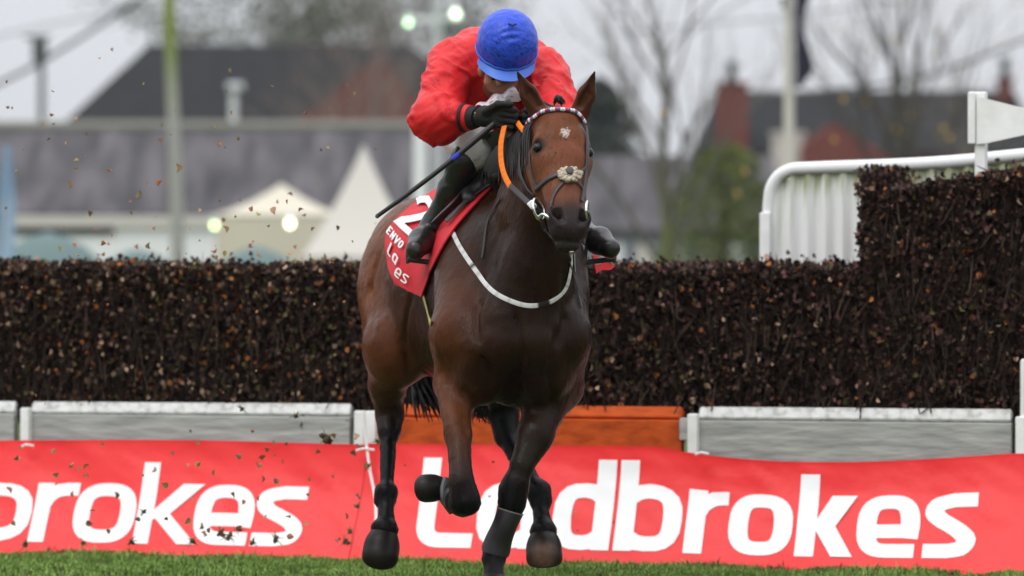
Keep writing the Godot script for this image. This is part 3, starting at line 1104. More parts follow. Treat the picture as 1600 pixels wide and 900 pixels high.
func lamp(called: String, at: Vector3, r: float, c: Color, power: float, label: String) -> Node3D:
	var o := thing(called, at, label, "lamp", "lit lamps beyond the fence")
	var m := mat(Color(.9, .9, .85), .4)
	m.emission_enabled = true
	m.emission = c
	m.emission_energy_multiplier = power
	var b := Geo.new()
	b.lathe(Transform3D(Basis(), at), [Vector2(0, -r), Vector2(r * .7, -r * .7), Vector2(r, 0), Vector2(r * .7, r * .7), Vector2(0, r)], 12)
	put("bulb", b, m, o)
	var h := Geo.new()
	h.lathe(Transform3D(Basis(), at + Vector3.UP * r), [Vector2(0, .16), Vector2(.05, .16), Vector2(.08, .02), Vector2(r * .9, -.02), Vector2(0, -.03)], 12)
	put("holder", h, M.metal, o)
	var l := OmniLight3D.new()
	l.name = "glow"
	l.light_color = c
	l.light_energy = power * .05
	l.light_size = r
	l.omni_range = 200.0
	l.omni_attenuation = 2.0
	l.shadow_enabled = true
	o.add_child(l)
	l.position = Vector3(0, 0, r + .03)
	return o

func pole(called: String, px: float, py_top: float, wide: float, d: float, m: Material, label: String, cat := "pole", bend := 0.0) -> Node3D:
	var top := P(px, py_top, d)
	var o := thing(called, Vector3(top.x, 0, -d), label, cat)
	var g := Geo.new()
	var r := wide * d / LENS * .5
	g.tube([Vector3(top.x + bend, 0, -d), Vector3(top.x + bend * .5, top.y * .5, -d), Vector3(top.x, top.y, -d)], [r * 1.05, r, r * .8], 12)
	put("shaft", g, m, o)
	return o

func tent(px: float, py_peak: float, py_eave: float, half: float, d: float, m: Material, label: String, sag: float) -> void:
	var pk := P(px, py_peak, d)
	var ev := P(px - half, py_eave, d)
	var w := pk.x - ev.x
	var o := thing("tent", Vector3(pk.x, 0, -d), label, "tent", "white tents beyond the fence")
	var g := Geo.new()
	for q in 4:
		var rot := Basis(Vector3.UP, q * PI / 2)
		var f: Callable = func(u: float, t: float):
			var k: float = 1.0 - t
			var hh: float = ev.y + (pk.y - ev.y) * pow(t, 1.0) - sag * (pk.y - ev.y) * sin(PI * t)
			return Vector3(pk.x, 0, -d) + rot * Vector3((u * 2.0 - 1.0) * w * maxf(k, .03), hh, w * maxf(k, .03))
		g.sheet(6, 12, f, .01)
	put("canopy", g, m, o)
	var s := Geo.new()
	s.box(Transform3D(Basis(), Vector3(pk.x, ev.y * .5, -d)), Vector3(w * 1.96, ev.y - .01, w * 1.96), .03)
	put("side_wall", s, m, o)

func parasol(px: float, py: float, half: float, d: float, m: Material, label: String) -> void:
	var pk := P(px, py, d)
	var w := half * d / LENS
	var o := thing("parasol", Vector3(pk.x, 0, -d), label, "parasol", "domed canopies beyond the fence")
	var g := Geo.new()
	g.lathe(Transform3D(Basis(), pk), [Vector2(0, 0), Vector2(w * .25, -w * .07), Vector2(w * .55, -w * .22), Vector2(w * .85, -w * .5), Vector2(w, -w * .75), Vector2(w * .98, -w * .77), Vector2(w * .8, -w * .5), Vector2(0, -.05)], 24)
	put("canopy", g, m, o)
	var p := Geo.new()
	p.tube([Vector3(pk.x, 0, -d), pk], .03, 8)
	put("pole", p, M.metal, o)

func far_buildings() -> void:
	# the long slate roof on the left
	var d := 120.0
	var l := P(-60, 330, d)
	var r := P(735, 195, d)
	var o := thing("long_building", Vector3(-6, 0, -d), "long low building with a purple grey slate roof behind the white tents", "building")
	put("wall", walls(l.x, r.x, -d, 8.0, l.y), M.render, o)
	put("roof", gable(l.x - .3, r.x + .3, -d, 8.0, l.y + .05, r.y * (d + 4.0) / d - .12), M.slate, o)
	var rg := Geo.new()
	rg.tube([Vector3(l.x - .3, r.y * (d + 4.0) / d - .1, -d - 4.0), Vector3(r.x + .3, r.y * (d + 4.0) / d - .1, -d - 4.0)], .17, 8)
	put("ridge_tiles", rg, mat(Color(.2, .2, .17), .9), o)
	# the lower slate roof on the right
	d = 128.0
	l = P(700, 352, d)
	r = P(1205, 240, d)
	o = thing("long_building", Vector3(3, 0, -d), "low grey building with a mottled slate roof right of the horse's head", "building")
	put("wall", walls(l.x, r.x, -d, 7.0, l.y), M.wall_grey, o)
	put("roof", gable(l.x - .3, r.x + .3, -d, 7.0, l.y + .05, r.y * (d + 3.5) / d - .1), M.slate, o)
	for k in 5:
		var g := Geo.new()
		var a := P(960.0 + 48 * k, 398, d - .08)
		g.box(Transform3D(Basis(), Vector3(a.x, a.y - .1, -d + .03)), Vector3(.55, .9, .08), .01)
		put("window", g, M.canvas if k % 2 else M.pvc, o)
	# the house with the hipped roof
	d = 175.0
	l = P(100, 192, d)
	r = P(668, 70, d)
	o = thing("hipped_house", Vector3(l.x + 7, 0, -d), "house with a large dark tiled hipped roof behind the long slate roof", "house")
	var deep := 9.0
	put("wall", walls(l.x + .4, r.x, -d - .4, deep - .8, l.y), M.brick, o)
	var rr := P(232, 70, d + deep * .5)
	put("roof", hip(l.x, P(800, 192, d).x, rr.x, P(640, 70, d + deep * .5).x, -d, deep, l.y, rr.y), M.roof, o)
	var b := Geo.new()
	var g0 := P(462, 195, d - .5)
	var g1 := P(668, 85, d - .5)
	b.prism(Transform3D(Basis(), Vector3(0, 0, -d + .4)), PackedVector2Array([Vector2(g0.x, 0), Vector2(g1.x, 0), Vector2(g1.x, g0.y + .4), Vector2((g0.x + g1.x) * .5 + .8, g1.y), Vector2(g0.x, g0.y)]), -2.5, .2)
	put("brick_gable", b, M.brick, o)
	# the brick house right
	d = 165.0
	l = P(1092, 238, d)
	r = P(1612, 142, d)
	o = thing("brick_house", Vector3(r.x - 6, 0, -d), "red brick house with a dark roof and a tall brick chimney on the right", "house")
	deep = 8.0
	put("wall", walls(l.x + .3, r.x - .2, -d, deep, l.y), M.brick, o)
	rr = P(1120, 142, d + deep * .5)
	put("roof", hip(l.x, r.x + .4, rr.x, P(1585, 142, d + 4).x, -d + .3, deep + .6, l.y, rr.y), M.roof, o)
	chimney(o, 1120, 1168, 134, 260, d - .6, M.brick, true)
	chimney(o, 1560, 1580, 128, 160, d + 3.0, M.brick, true)
	# the brick gable before it and the pale chimney stack
	d = 158.0
	var ga := P(1252, 300, d)
	var gb := P(1420, 300, d)
	var gp := P(1303, 192, d)
	var gg := Geo.new()
	gg.prism(Transform3D(Basis(), Vector3(0, 0, -d)), PackedVector2Array([Vector2(ga.x, 0), Vector2(gb.x, 0), Vector2(gb.x, P(0, 262, d).y), Vector2(gp.x, gp.y), Vector2(ga.x, P(0, 228, d).y)]), -4.0, 0.0)
	put("gable_wall", gg, M.brick, o)
	chimney(o, 1207, 1255, 212, 330, d + 1.0, M.render, false)

func far_tents() -> void:
	var d := 92.0
	# the long white marquee
	var a := P(18, 334, d)
	var b := P(525, 334, d)
	var o := thing("marquee", Vector3(a.x + 3, 0, -d), "long white marquee with a dark opening under its eaves at left", "marquee")
	put("side_wall", walls(a.x, b.x, -d, 5.0, a.y - .25), M.pvc, o)
	var rf := Geo.new()
	rf.prism(Transform3D(Basis(Vector3(0, 0, -1), Vector3.UP, Vector3(1, 0, 0)), Vector3(0, 0, -d)), PackedVector2Array([Vector2(-.12, a.y - .28), Vector2(-.12, a.y - .05), Vector2(2.5, a.y + .0), Vector2(5.12, a.y - .05), Vector2(5.12, a.y - .28)]), a.x - .1, b.x + .1)
	put("roof", rf, M.canvas, o)
	var w0 := P(20, 348, d)
	var w1 := P(178, 366, d)
	var w := Geo.new()
	w.box(Transform3D(Basis(), Vector3((w0.x + w1.x) * .5, (w0.y + w1.y) * .5, -d + .02)), Vector3(w1.x - w0.x, w0.y - w1.y, .1), .01)
	put("opening", w, M.dark, o)
	tent(440, 287, 338, 98, 88.0, M.cream, "low cream tent with a shallow peak, lit by a warm lamp", .1)
	tent(568, 228, 402, 92, 84.0, M.canvas, "tall pointed white pagoda tent between the cream tent and the horse", .06)
	parasol(75, 362, 108, 62.0, M.teal, "grey green domed canopy above the hedge at far left")
	parasol(215, 388, 82, 60.0, M.teal, "grey green domed canopy right of the pale green pole's foot, second from left")
	parasol(400, 384, 85, 61.0, M.teal, "grey green domed canopy in front of the cream tent")
	lamp("tent_lamp", P(335, 353, 86.0), .055, Color(.8, 1.0, .62), 1.5, "pale green lit lamp in front of the white marquee")
	lamp("tent_lamp", P(453, 350, 84.0), .07, Color(1.0, .95, .74), 2.8, "warm white lit lamp in front of the cream tent")

func far_poles() -> void:
	var o := pole("utility_pole", 65, 58, 13, 130.0, mat(Color(.16, .17, .16), .8), "wooden utility pole with a dark transformer at its top, far left")
	var g := Geo.new()
	var t := P(63, 78, 130)
	g.box(Transform3D(Basis(), t + Vector3(0, 0, .2)), Vector3(.42, .75, .4), .05)
	g.box(Transform3D(Basis(), t + Vector3(-.1, .4, 0)), Vector3(.8, .1, .12), .02)
	put("transformer", g, mat(Color(.06, .07, .065), .7), o)
	# the tall pole, green with algae at its top
	var p := P(272, -60, 72.0)
	o = thing("tall_pole", Vector3(p.x, 0, -72), "tall pole, bright green with algae at its top and grey below", "pole")
	g = Geo.new()
	var pts := []
	var cols := []
	for k in 14:
		var u := k / 13.0
		pts.append(Vector3(lerpf(P(277, 0, 72).x, P(263, 0, 72).x, smoothstep(.3, 1.0, u)), p.y * u, -72))
		cols.append(Color(.36, .36, .33).lerp(Color(.2, .26, .06), smoothstep(.62, .82, u)))
	g.tube(pts, range(14).map(func(k): return lerpf(.135, .09, k / 13.0)), 12, cols)
	put("shaft", g, M.bark, o)
	o = pole("street_lamp", 365, 142, 15, 150.0, M.metal, "small pale street lamp in front of the hipped roof", "street lamp")
	g = Geo.new()
	g.box(Transform3D(Basis(), P(368, 135, 150)), Vector3(.6, .26, .5), .06)
	put("lamp_head", g, M.metal, o)
	# the floodlight mast
	var m := pole("floodlight_mast", 684, -40, 17, 100.0, mat(Color(.45, .47, .48), .6), "grey floodlight mast behind the jockey's back", "mast")
	g = Geo.new()
	g.box(Transform3D(Basis(), P(676, 30, 100)), Vector3(1.5, .12, .14), .02)
	put("cross_arm", g, M.metal, m)
	lamp("floodlight", P(638, 36, 99.5), .075, Color(.75, 1.0, .75), 1.7, "greenish lit floodlight at the left end of the mast's arm")
	lamp("floodlight", P(712, 22, 99.5), .11, Color(.9, 1.0, .85), 2.0, "bright white lit floodlight just right of the mast's top")
	pole("white_pole", 657, 170, 24, 66.0, M.pvc, "thick white pole between the pagoda tent and the rider's boot")
	# the flag pole
	o = pole("flag_pole", 1233, -60, 17, 58.0, M.canvas, "white flag pole with a furled dark flag right of the horse")
	g = Geo.new()
	var f: Callable = func(u: float, t: float):
		var y: float = lerpf(-70.0, 136.0, t)
		var w: float = (11.0 + 4.0 * sin(t * 9.0)) * (1.0 - .55 * smoothstep(.86, 1.0, t))
		var q := P(1242.0 + w + cos(u * TAU) * w * .95, y, 57.9)
		return q + Vector3(0, 0, .08 * sin(u * TAU) + .02 * sin(u * TAU * 4.0))
	g.sheet(24, 20, f)
	put("flag", g, M.flag_dark, o)
	g = Geo.new()
	g.box(Transform3D(Basis(), P(1224, 4, 57.9)), Vector3(.05, .14, .06), .01)
	put("cleat", g, M.dark, o)
	# the feather flag far left
	o = thing("feather_flag", P(12, 458, 55.0) - Vector3(0, EYE, 0), "slim pale blue feather flag at the left edge", "flag")
	g = Geo.new()
	f = func(u: float, t: float):
		var y: float = lerpf(228.0, 430.0, t)
		var w: float = lerpf(5.0, 14.0, smoothstep(0.0, .5, t))
		return P(12.0 - 4.0 * t + (u - .5) * 2.0 * w, y, 55.0) + Vector3(0, 0, .04 * sin(u * 5.0 + t * 4.0))
	g.sheet(6, 16, f, .004)
	put("cloth", g, M.flag_blue, o)
	g = Geo.new()
	g.tube([Vector3(P(6, 0, 55).x, 0, -55.03), P(9, 240, 55.03)], .018, 6)
	put("pole", g, M.metal, o)
	# the overhead cables
	for w in [[[-60, 158], [65, 96], [215, 0], [330, -80], 130.0, .075, "thick overhead cable rising from the utility pole at left"], [[1180, 150], [1420, 126], [1600, 62], [1700, 20], 140.0, .07, "overhead cable crossing the sky at upper right"], [[-60, 70], [120, 30], [330, 0], [420, -20], 150.0, .03, "thin overhead wire across the sky at upper left"], [[960, 52], [1100, 38], [1230, 26], [1400, 0], 150.0, .03, "thin overhead wire left of the flag pole"]]:
		g = Geo.new()
		g.tube(spline([P(w[0][0], w[0][1], w[4]), P(w[1][0], w[1][1], w[4]), P(w[2][0], w[2][1], w[4]), P(w[3][0], w[3][1], w[4])], 6), w[5], 6)
		tag(put("overhead_cable", g, M.wire), w[6], "cable")

func far_trees() -> void:
	var at: Callable = func(px, d): return Vector3((px - 800.0) / LENS * d, 0, -d)
	var grey := Color(.1, .095, .075)
	tree("bare_tree", at.call(470.0, 215.0), 17.6, .3, "broad grey green tree behind the hipped roof, left crown", 3, grey, .95, .2, 9000, [Color(.07, .085, .05), Color(.15, .16, .1)], .2, 3)
	tree("bare_tree", at.call(610.0, 222.0), 18.6, .3, "broad grey green tree behind the hipped roof, right crown by the mast", 3, grey, .95, .2, 8000, [Color(.07, .085, .05), Color(.14, .15, .1)], .2, 4)
	tree("birch_tree", at.call(558.0, 132.0), 9.0, .22, "bare tree with pale trunk in front of the red brick gable", 3, Color(.24, .2, .18), .6, .3, 500, [Color(.2, .12, .09), Color(.26, .17, .12)], .1, 5)
	tree("birch_tree", at.call(600.0, 138.0), 8.2, .1, "thin bare reddish tree beside the pale birch", 3, Color(.2, .15, .13), .6, .3, 400, [Color(.2, .12, .09), Color(.26, .17, .12)], .1, 15)
	tree("bare_tree", at.call(1038.0, 84.0), 9.4, .15, "bare young tree with mossy trunk between the horse and the flag pole", 2, Color(.12, .11, .095), .62, .35, 120, [Color(.22, .15, .04), Color(.34, .2, .06)], .07, 6, Color(.13, .15, .045))
	tree("bare_tree", at.call(1405.0, 104.0), 10.8, .2, "bare dark tree in front of the brick house at upper right", 2, Color(.085, .075, .065), .62, .35, 160, [Color(.3, .2, .03), Color(.5, .33, .05)], .09, 7)
	tree("bare_tree", at.call(1500.0, 112.0), 8.4, .09, "thin bare sapling behind the triangular flag board", 2, Color(.16, .14, .12), .55, .35, 60, [Color(.4, .28, .03), Color(.5, .33, .05)], .09, 8)
	bushy("evergreen_tree", at.call(935.0, 140.0), 8.3, 3.6, func(u: float): return sqrt(maxf(0.0, 1.0 - pow(u, 2.6))), "dark green rounded evergreen tree behind the horse's ears", 9000, Color(.02, .03, .022), Color(.055, .07, .05), .18, 9, "tree")
	bushy("bush", at.call(1132.0, 96.0), 4.7, 3.0, func(u: float): return sqrt(maxf(0.0, 1.0 - pow(u * 1.02, 3.0))), "rounded green bush with a few orange leaves left of the white rail", 8000, Color(.06, .085, .02), Color(.2, .23, .055), .1, 10)
	rng.seed = 44
	for q in [[1318.0, 155.0, "over the dark roof by the flag"], [1474.0, 200.0, "before the dark roof left of the white flag board"], [1303.0, 218.0, "before the brick gable"], [1164.0, 268.0, "before the lower right of the green bush"], [1484.0, 215.0, "under the other leaf near the white flag board"], [1152.0, 302.0, "at the foot of the green bush"], [1036.0, 175.0, "before the young tree by the horse"]]:
		var g := Geo.new()
		var p := P(q[0], q[1], 60.0)
		g.sheet(3, 3, func(u: float, t: float): return p + Vector3((u - .5) * .065, (t - .5) * .08, .02 * sin(u * 3.0 + t * 2.0)), .001)
		tag(put("autumn_leaf", g, mat(Color(.4, .24, .04), .7)), "blurred yellow leaf in the air " + q[2], "leaf", "blurred yellow leaves beyond the fence")

# ---------------------------------------------------------------- the horse
var horse_body: Blob
var HO := Vector3.ZERO
var HU := Vector3.ZERO
var HN := Vector3.ZERO
var HL := Vector3.ZERO
const BAY := Color(.064, .0215, .0098)
const BAY_RED := Color(.145, .047, .019)
const BAY_DARK := Color(.019, .0088, .0055)
const COAL := Color(.0062, .0053, .005)

func head(r: float, u: float, f: float) -> Vector3:    # a point of the horse's head: across, up the face, out of the face
	return HO + HL * r + HU * u + HN * f

func horse_frame() -> void:
	HO = P(886, 222, 15.62)
	HU = Vector3(-.03, .545, -.34).normalized()
	HN = Vector3(.22, .0, 1.0)
	HN = (HN - HU * HN.dot(HU)).normalized()
	HL = HU.cross(HN).normalized()
	if HL.x < 0.0: HL = -HL

func head_bones(b: Blob) -> void:
	var c := BAY_RED
	var fc := Color(.135, .044, .0195)
	b.add(head(0, .125, -.105), head(0, .06, -.1), .085, .09, c, .03)
	for s in [-1.0, 1.0]:
		b.add(head(.036 * s, .07, -.085), head(.04 * s, -.04, -.085), .06, .062, fc, .03)
		b.add(head(.083 * s, .035, -.075), head(.088 * s, -.005, -.068), .024, .026, c, .03)
		b.add(head(.086 * s, -.035, -.085), head(.06 * s, -.1, -.085), .022, .02, c, .03)       # the facial crest
		b.add(head(.04 * s, -.05, -.09), head(.034 * s, -.26, -.072), .056, .04, fc, .03)
		b.add(head(.058 * s, .01, -.17), head(.05 * s, -.12, -.155), .064, .05, c, .04)
		b.add(head(.038 * s, -.14, -.15), head(.02 * s, -.33, -.115), .042, .03, BAY_DARK, .03)
		b.add(head(.028 * s, -.31, -.06), head(.026 * s, -.35, -.062), .042, .038, COAL, .03)
		b.add(head(.052 * s, -.305, -.032), head(.04 * s, -.35, -.03), .029, .022, COAL, .015)   # rim of the nostril
		b.add(head(.066 * s, -.312, -.05), head(.05 * s, -.36, -.055), .018, .014, COAL, .015)
	b.add(head(0, -.03, -.066), head(0, -.25, -.058), .056, .044, fc, .03)
	b.add(head(0, -.25, -.058), head(0, -.33, -.052), .044, .044, Color(.07, .034, .024), .03)
	b.add(head(-.02, -.362, -.058), head(.02, -.362, -.058), .037, .037, COAL, .02)
	b.add(head(-.018, -.40, -.084), head(.018, -.40, -.084), .027, .027, Color(.02, .017, .016), .006)
	b.add(head(-.046, -.375, -.09), head(-.02, -.398, -.066), .009, .009, Color(.09, .08, .075), .006)
	b.add(head(.046, -.375, -.09), head(.02, -.398, -.066), .009, .009, Color(.09, .08, .075), .006)
	b.add(head(-.02, -.398, -.066), head(.02, -.398, -.066), .009, .009, Color(.09, .08, .075), .006)
	b.add(head(0, -.38, -.12), head(0, -.3, -.135), .03, .04, BAY_DARK, .03)
	# the ears: a leaf with a hollow front
	for e in [[P(843, 178, 15.79), P(826, 146, 15.77), P(808, 112, 15.75)], [P(906, 176, 15.79), P(917, 147, 15.77), P(929, 112, 15.75)]]:
		var n: Vector3 = Vector3(.1, 0, 1)
		b.add(e[0], e[1], .038, .033, Color(.07, .025, .013), .02, n, .7)
		b.add(e[1], e[2], .033, .004, Color(.055, .022, .012), .015, n, .7)
	for e in [[P(842, 165, 15.758), P(827, 146, 15.749), P(813, 122, 15.745)], [P(907, 165, 15.758), P(917, 147, 15.749), P(926, 122, 15.745)]]:
		b.add(e[0], e[1], .014, .0165, COAL, .008, Vector3.ZERO, 1.0, true)
		b.add(e[1], e[2], .0165, .003, COAL, .008, Vector3.ZERO, 1.0, true)
	# eye sockets, nostrils, mouth
	for s in [-1.0, 1.0]:
		b.add(head(.112 * s, .016, -.05), head(.105 * s, -.008, -.046), .017, .015, COAL, .012, Vector3.ZERO, 1.0, true)
		b.add(head(.052 * s, -.302, -.008), head(.036 * s, -.345, -.006), .0195, .012, Color(.004, .0035, .0035), .01, Vector3.ZERO, 1.0, true)
		b.add(head(.053 * s, -.304, -.01), head(.045 * s, -.33, -.05), .0165, .012, Color(.004, .0035, .0035), .01, Vector3.ZERO, 1.0, true)

func neck_bones(b: Blob) -> void:
	var side := Vector3(1, 0, -.2)
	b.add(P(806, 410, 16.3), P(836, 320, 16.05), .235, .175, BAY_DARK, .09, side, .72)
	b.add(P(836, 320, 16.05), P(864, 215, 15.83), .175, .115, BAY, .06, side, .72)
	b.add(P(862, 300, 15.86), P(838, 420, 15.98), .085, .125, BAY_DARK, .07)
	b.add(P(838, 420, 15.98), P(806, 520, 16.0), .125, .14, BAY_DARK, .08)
	# the crest
	b.add(P(792, 262, 16.45), P(845, 195, 15.98), .06, .05, Color(.05, .03, .022), .05)

func body_bones(b: Blob) -> void:
	var side := Vector3(1, 0, -.21)
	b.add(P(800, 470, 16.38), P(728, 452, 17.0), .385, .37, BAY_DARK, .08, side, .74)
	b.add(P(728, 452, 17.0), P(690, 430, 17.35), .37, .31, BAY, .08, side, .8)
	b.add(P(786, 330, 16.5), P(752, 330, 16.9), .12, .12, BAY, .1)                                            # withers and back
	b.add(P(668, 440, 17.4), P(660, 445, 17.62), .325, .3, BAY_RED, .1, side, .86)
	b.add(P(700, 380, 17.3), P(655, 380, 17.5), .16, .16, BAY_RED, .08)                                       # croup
	# shoulders and breast
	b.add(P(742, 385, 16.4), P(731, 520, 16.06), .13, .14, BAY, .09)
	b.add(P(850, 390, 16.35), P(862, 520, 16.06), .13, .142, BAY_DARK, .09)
	b.add(P(764, 540, 15.96), P(750, 592, 16.01), .112, .1, BAY_DARK, .025)
	b.add(P(834, 540, 15.96), P(848, 592, 16.01), .112, .1, BAY_DARK, .025)
	b.add(P(728, 440, 16.22), P(742, 530, 15.99), .06, .08, BAY, .035)
	b.add(P(870, 450, 16.2), P(858, 530, 15.99), .06, .08, BAY_DARK, .035)
	b.add(P(792, 400, 16.1), P(770, 500, 15.94), .05, .06, BAY_DARK, .03)
	b.add(P(862, 400, 16.05), P(838, 500, 15.94), .045, .06, BAY_DARK, .03)
	b.add(P(800, 590, 16.1), P(800, 560, 16.1), .11, .11, COAL, .05)

func leg_bones(b: Blob) -> void:
	var warm := Color(.108, .035, .0145)
	# right fore, folded at the knee
	b.add(P(729, 530, 16.06), P(714, 598, 16.14), .125, .085, warm, .06)
	b.add(P(709, 600, 16.1), P(716, 680, 15.92), .07, .049, warm, .05)
	b.add(P(700, 605, 16.05), P(708, 665, 15.92), .042, .034, warm, .02)
	b.add(P(716, 680, 15.92), P(720, 738, 15.81), .048, .043, Color(.04, .017, .0105), .03)
	b.add(P(721, 755, 15.79), P(724, 783, 15.79), .05, .056, COAL, .025)
	b.add(P(733, 772, 15.79), P(737, 786, 15.8), .03, .034, COAL, .03)
	b.add(P(722, 788, 15.83), P(712, 778, 16.06), .047, .036, COAL, .02)
	b.add(P(712, 778, 16.06), P(704, 772, 16.1), .044, .042, COAL, .02)
	b.add(P(704, 772, 16.1), P(690, 764, 16.08), .038, .044, COAL, .02)
	# left fore, on the ground, out of the picture below
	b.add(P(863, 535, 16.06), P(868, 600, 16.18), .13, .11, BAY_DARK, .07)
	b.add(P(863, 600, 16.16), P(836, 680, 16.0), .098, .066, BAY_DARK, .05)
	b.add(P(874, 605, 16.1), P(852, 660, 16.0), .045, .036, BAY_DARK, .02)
	b.add(P(836, 680, 16.0), P(816, 728, 15.93), .066, .048, Color(.014, .009, .007), .03)
	b.add(P(806, 755, 15.92), P(801, 783, 15.92), .054, .054, COAL, .025)
	b.add(P(791, 765, 15.92), P(792, 783, 15.92), .03, .028, COAL, .015)
	b.add(P(797, 795, 15.92), P(779, 850, 15.93), .042, .034, COAL, .025)
	b.add(P(774, 858, 15.93), P(772, 870, 15.93), .048, .047, COAL, .02)
	b.add(P(772, 878, 15.92), P(772, 908, 15.87), .037, .04, COAL, .02)
	# right hind
	b.add(P(640, 470, 17.35), P(622, 545, 17.1), .225, .155, BAY_RED, .08, Vector3(1, 0, -.21), .85)
	b.add(P(600, 430, 17.55), P(598, 545, 17.36), .1, .08, BAY_RED, .02)
	b.add(P(618, 540, 17.08), P(606, 600, 17.2), .13, .07, BAY, .05)
	b.add(P(605, 600, 17.22), P(609, 650, 17.3), .075, .054, Color(.05, .024, .017), .04)
	b.add(P(603, 560, 17.2), P(606, 650, 17.36), .055, .04, BAY, .04)
	b.add(P(609, 650, 17.28), P(608, 674, 17.22), .058, .048, COAL, .02)
	b.add(P(607, 680, 17.22), P(604, 765, 17.02), .034, .028, COAL, .02)
	b.add(P(603, 770, 17.0), P(602, 780, 17.0), .049, .047, COAL, .02)
	b.add(P(604, 785, 16.98), P(603, 803, 16.95), .031, .032, COAL, .015)
	b.add(P(603, 812, 16.94), P(601, 825, 16.92), .036, .057, COAL, .012)
	# left hind
	b.add(P(745, 500, 17.3), P(772, 560, 17.1), .2, .12, BAY_DARK, .08)
	b.add(P(775, 570, 17.1), P(788, 640, 17.22), .1, .06, COAL, .05)
	b.add(P(787, 652, 17.2), P(791, 680, 17.16), .062, .052, COAL, .03)
	b.add(P(792, 685, 17.15), P(834, 758, 16.95), .042, .034, COAL, .02)
	b.add(P(842, 768, 16.93), P(845, 782, 16.92), .052, .047, COAL, .02)
	b.add(P(845, 790, 16.91), P(846, 806, 16.88), .031, .033, COAL, .015)
	b.add(P(848, 815, 16.88), P(849, 829, 16.85), .036, .057, COAL, .012)

func coat(p: Vector3, n: Vector3, c: Color) -> Color:
	var v := 1.0 + .25 * nz.get_noise_3dv(p * 5.0) + .14 * nz.get_noise_3dv(p * 21.0) + .22 * nz.get_noise_3dv(p * Vector3(70, 9, 70))
	c = Color(c.r * v, c.g * v, c.b * v)
	var mud := nz.get_noise_3dv(p * 46.0 + Vector3(3, 1, 7))
	if mud > .47: c = c.lerp(Color(.02, .014, .01), .6)
	return c

func face_coat(p: Vector3, n: Vector3, c: Color) -> Color:
	var q := p - HO
	var u := q.dot(HU)
	var r := q.dot(HL)
	var f := q.dot(HN)
	c = coat(p, n, c)
	# dark eyelids, muzzle and ear tips
	for s in [-1.0, 1.0]:
		var e := (p - head(.105 * s, .004, -.05)).length()
		c = c.lerp(COAL, .92 * (1.0 - smoothstep(.024, .05, e)))
	c = c.lerp(Color(.024, .019, .018), smoothstep(-.255, -.31, u + .02 * nz.get_noise_3dv(p * 20.0)) * .95)
	var lip := absf(u + .41 - .12 * absf(r))
	if p.y > P(0, 130, 15.76).y: c = c.lerp(COAL, .75 * smoothstep(P(0, 130, 15.76).y, P(0, 115, 15.76).y, p.y))
	# the white star
	if f > -.06:
		var st := Vector2(r + .002, (u - .052) * .9).length() + .001 + .018 * nz.get_noise_3dv(p * 90.0)
		c = c.lerp(Color(.6, .55, .52), .85 * (1.0 - smoothstep(.008, .02, st)))
	return c

func hoof(at: Vector3, toe: Vector3, r: float, col: Color, tip: Color) -> Geo:    # a hoof from its crown to its sole; toe: the way down the front wall
	var b := Blob.new()
	var l := toe.length()
	var d := toe.normalized()
	var fw := (Vector3(0, .1, 1) - d * Vector3(0, .1, 1).dot(d)).normalized()
	b.add(at, at + toe * .45 + fw * .012, r * .74, r * .93, col, .02)
	b.add(at + toe * .45 + fw * .012, at + toe * .8 + fw * .02, r * .93, r * 1.02, col, .02)
	b.add(at - fw * r * .45 + toe * .25, at - fw * r * .5 + toe * .6, r * .6, r * .68, col, .02)
	# the flat sole
	var sole := at + toe * 1.0
	var sd := (d - fw * .75).normalized()
	b.add(at - d * .912, at - d * .913, .9, .9, col, .006, Vector3.ZERO, 1.0, true)
	b.add(sole + sd * .9, sole + sd * .91, .9, .9, col, .012, Vector3.ZERO, 1.0, true)
	return b.geo(.0065, 40.0, null, func(p: Vector3, n: Vector3, c: Color):
		var t := (p - at).dot(d) / l
		var v := 1.0 + .3 * nz.get_noise_1d(t * 16.0) + .25 * nz.get_noise_3dv(p * 30.0)
		var k := smoothstep(.35, .8, t) * smoothstep(r * .95, r * .2, absf((p - at - toe * .7).x + .004)) * smoothstep(-.1, .5, n.dot(fw))
		return Color(c.r * v, c.g * v, c.b * v).lerp(tip, k * (.7 + .3 * nz.get_noise_3dv(p * 40.0))))

func on_horse(px: float, py: float, lift := .006) -> Array:    # the spot of the horse's coat seen there, and the way it faces
	var eye := Vector3(0, EYE, 0)
	var dir := (P(px, py, 16.0) - eye).normalized()
	var p := horse_body.march(eye, dir, 15.0, 18.6)
	var n := horse_body.grad(p)
	return [p + n * lift, n]

func strap(pts: Array, w: float, col: Variant, lift := .006, per := 4, fl := .34) -> Geo:   # a strap that lies on the horse
	var q := []
	var nr := []
	var flat := []
	for p in pts: flat.append(Vector3(p[0], p[1], 0))
	for p in spline(flat, per):
		var h := on_horse(p.x, p.y, lift)
		q.append(h[0])
		nr.append(h[1])
	for t in 2:
		for k in range(1, q.size() - 1):
			q[k] = (q[k - 1] + q[k] * 2.0 + q[k + 1]) * .25
			nr[k] = (nr[k - 1] + nr[k] * 2.0 + nr[k + 1]).normalized()
	var g := Geo.new()
	var cc: Variant = col
	if col is Callable:
		cc = []
		for k in q.size(): cc.append(col.call(float(k) / (q.size() - 1)))
	g.tube(q, w * .5, 8, cc, fl, nr)
	return g

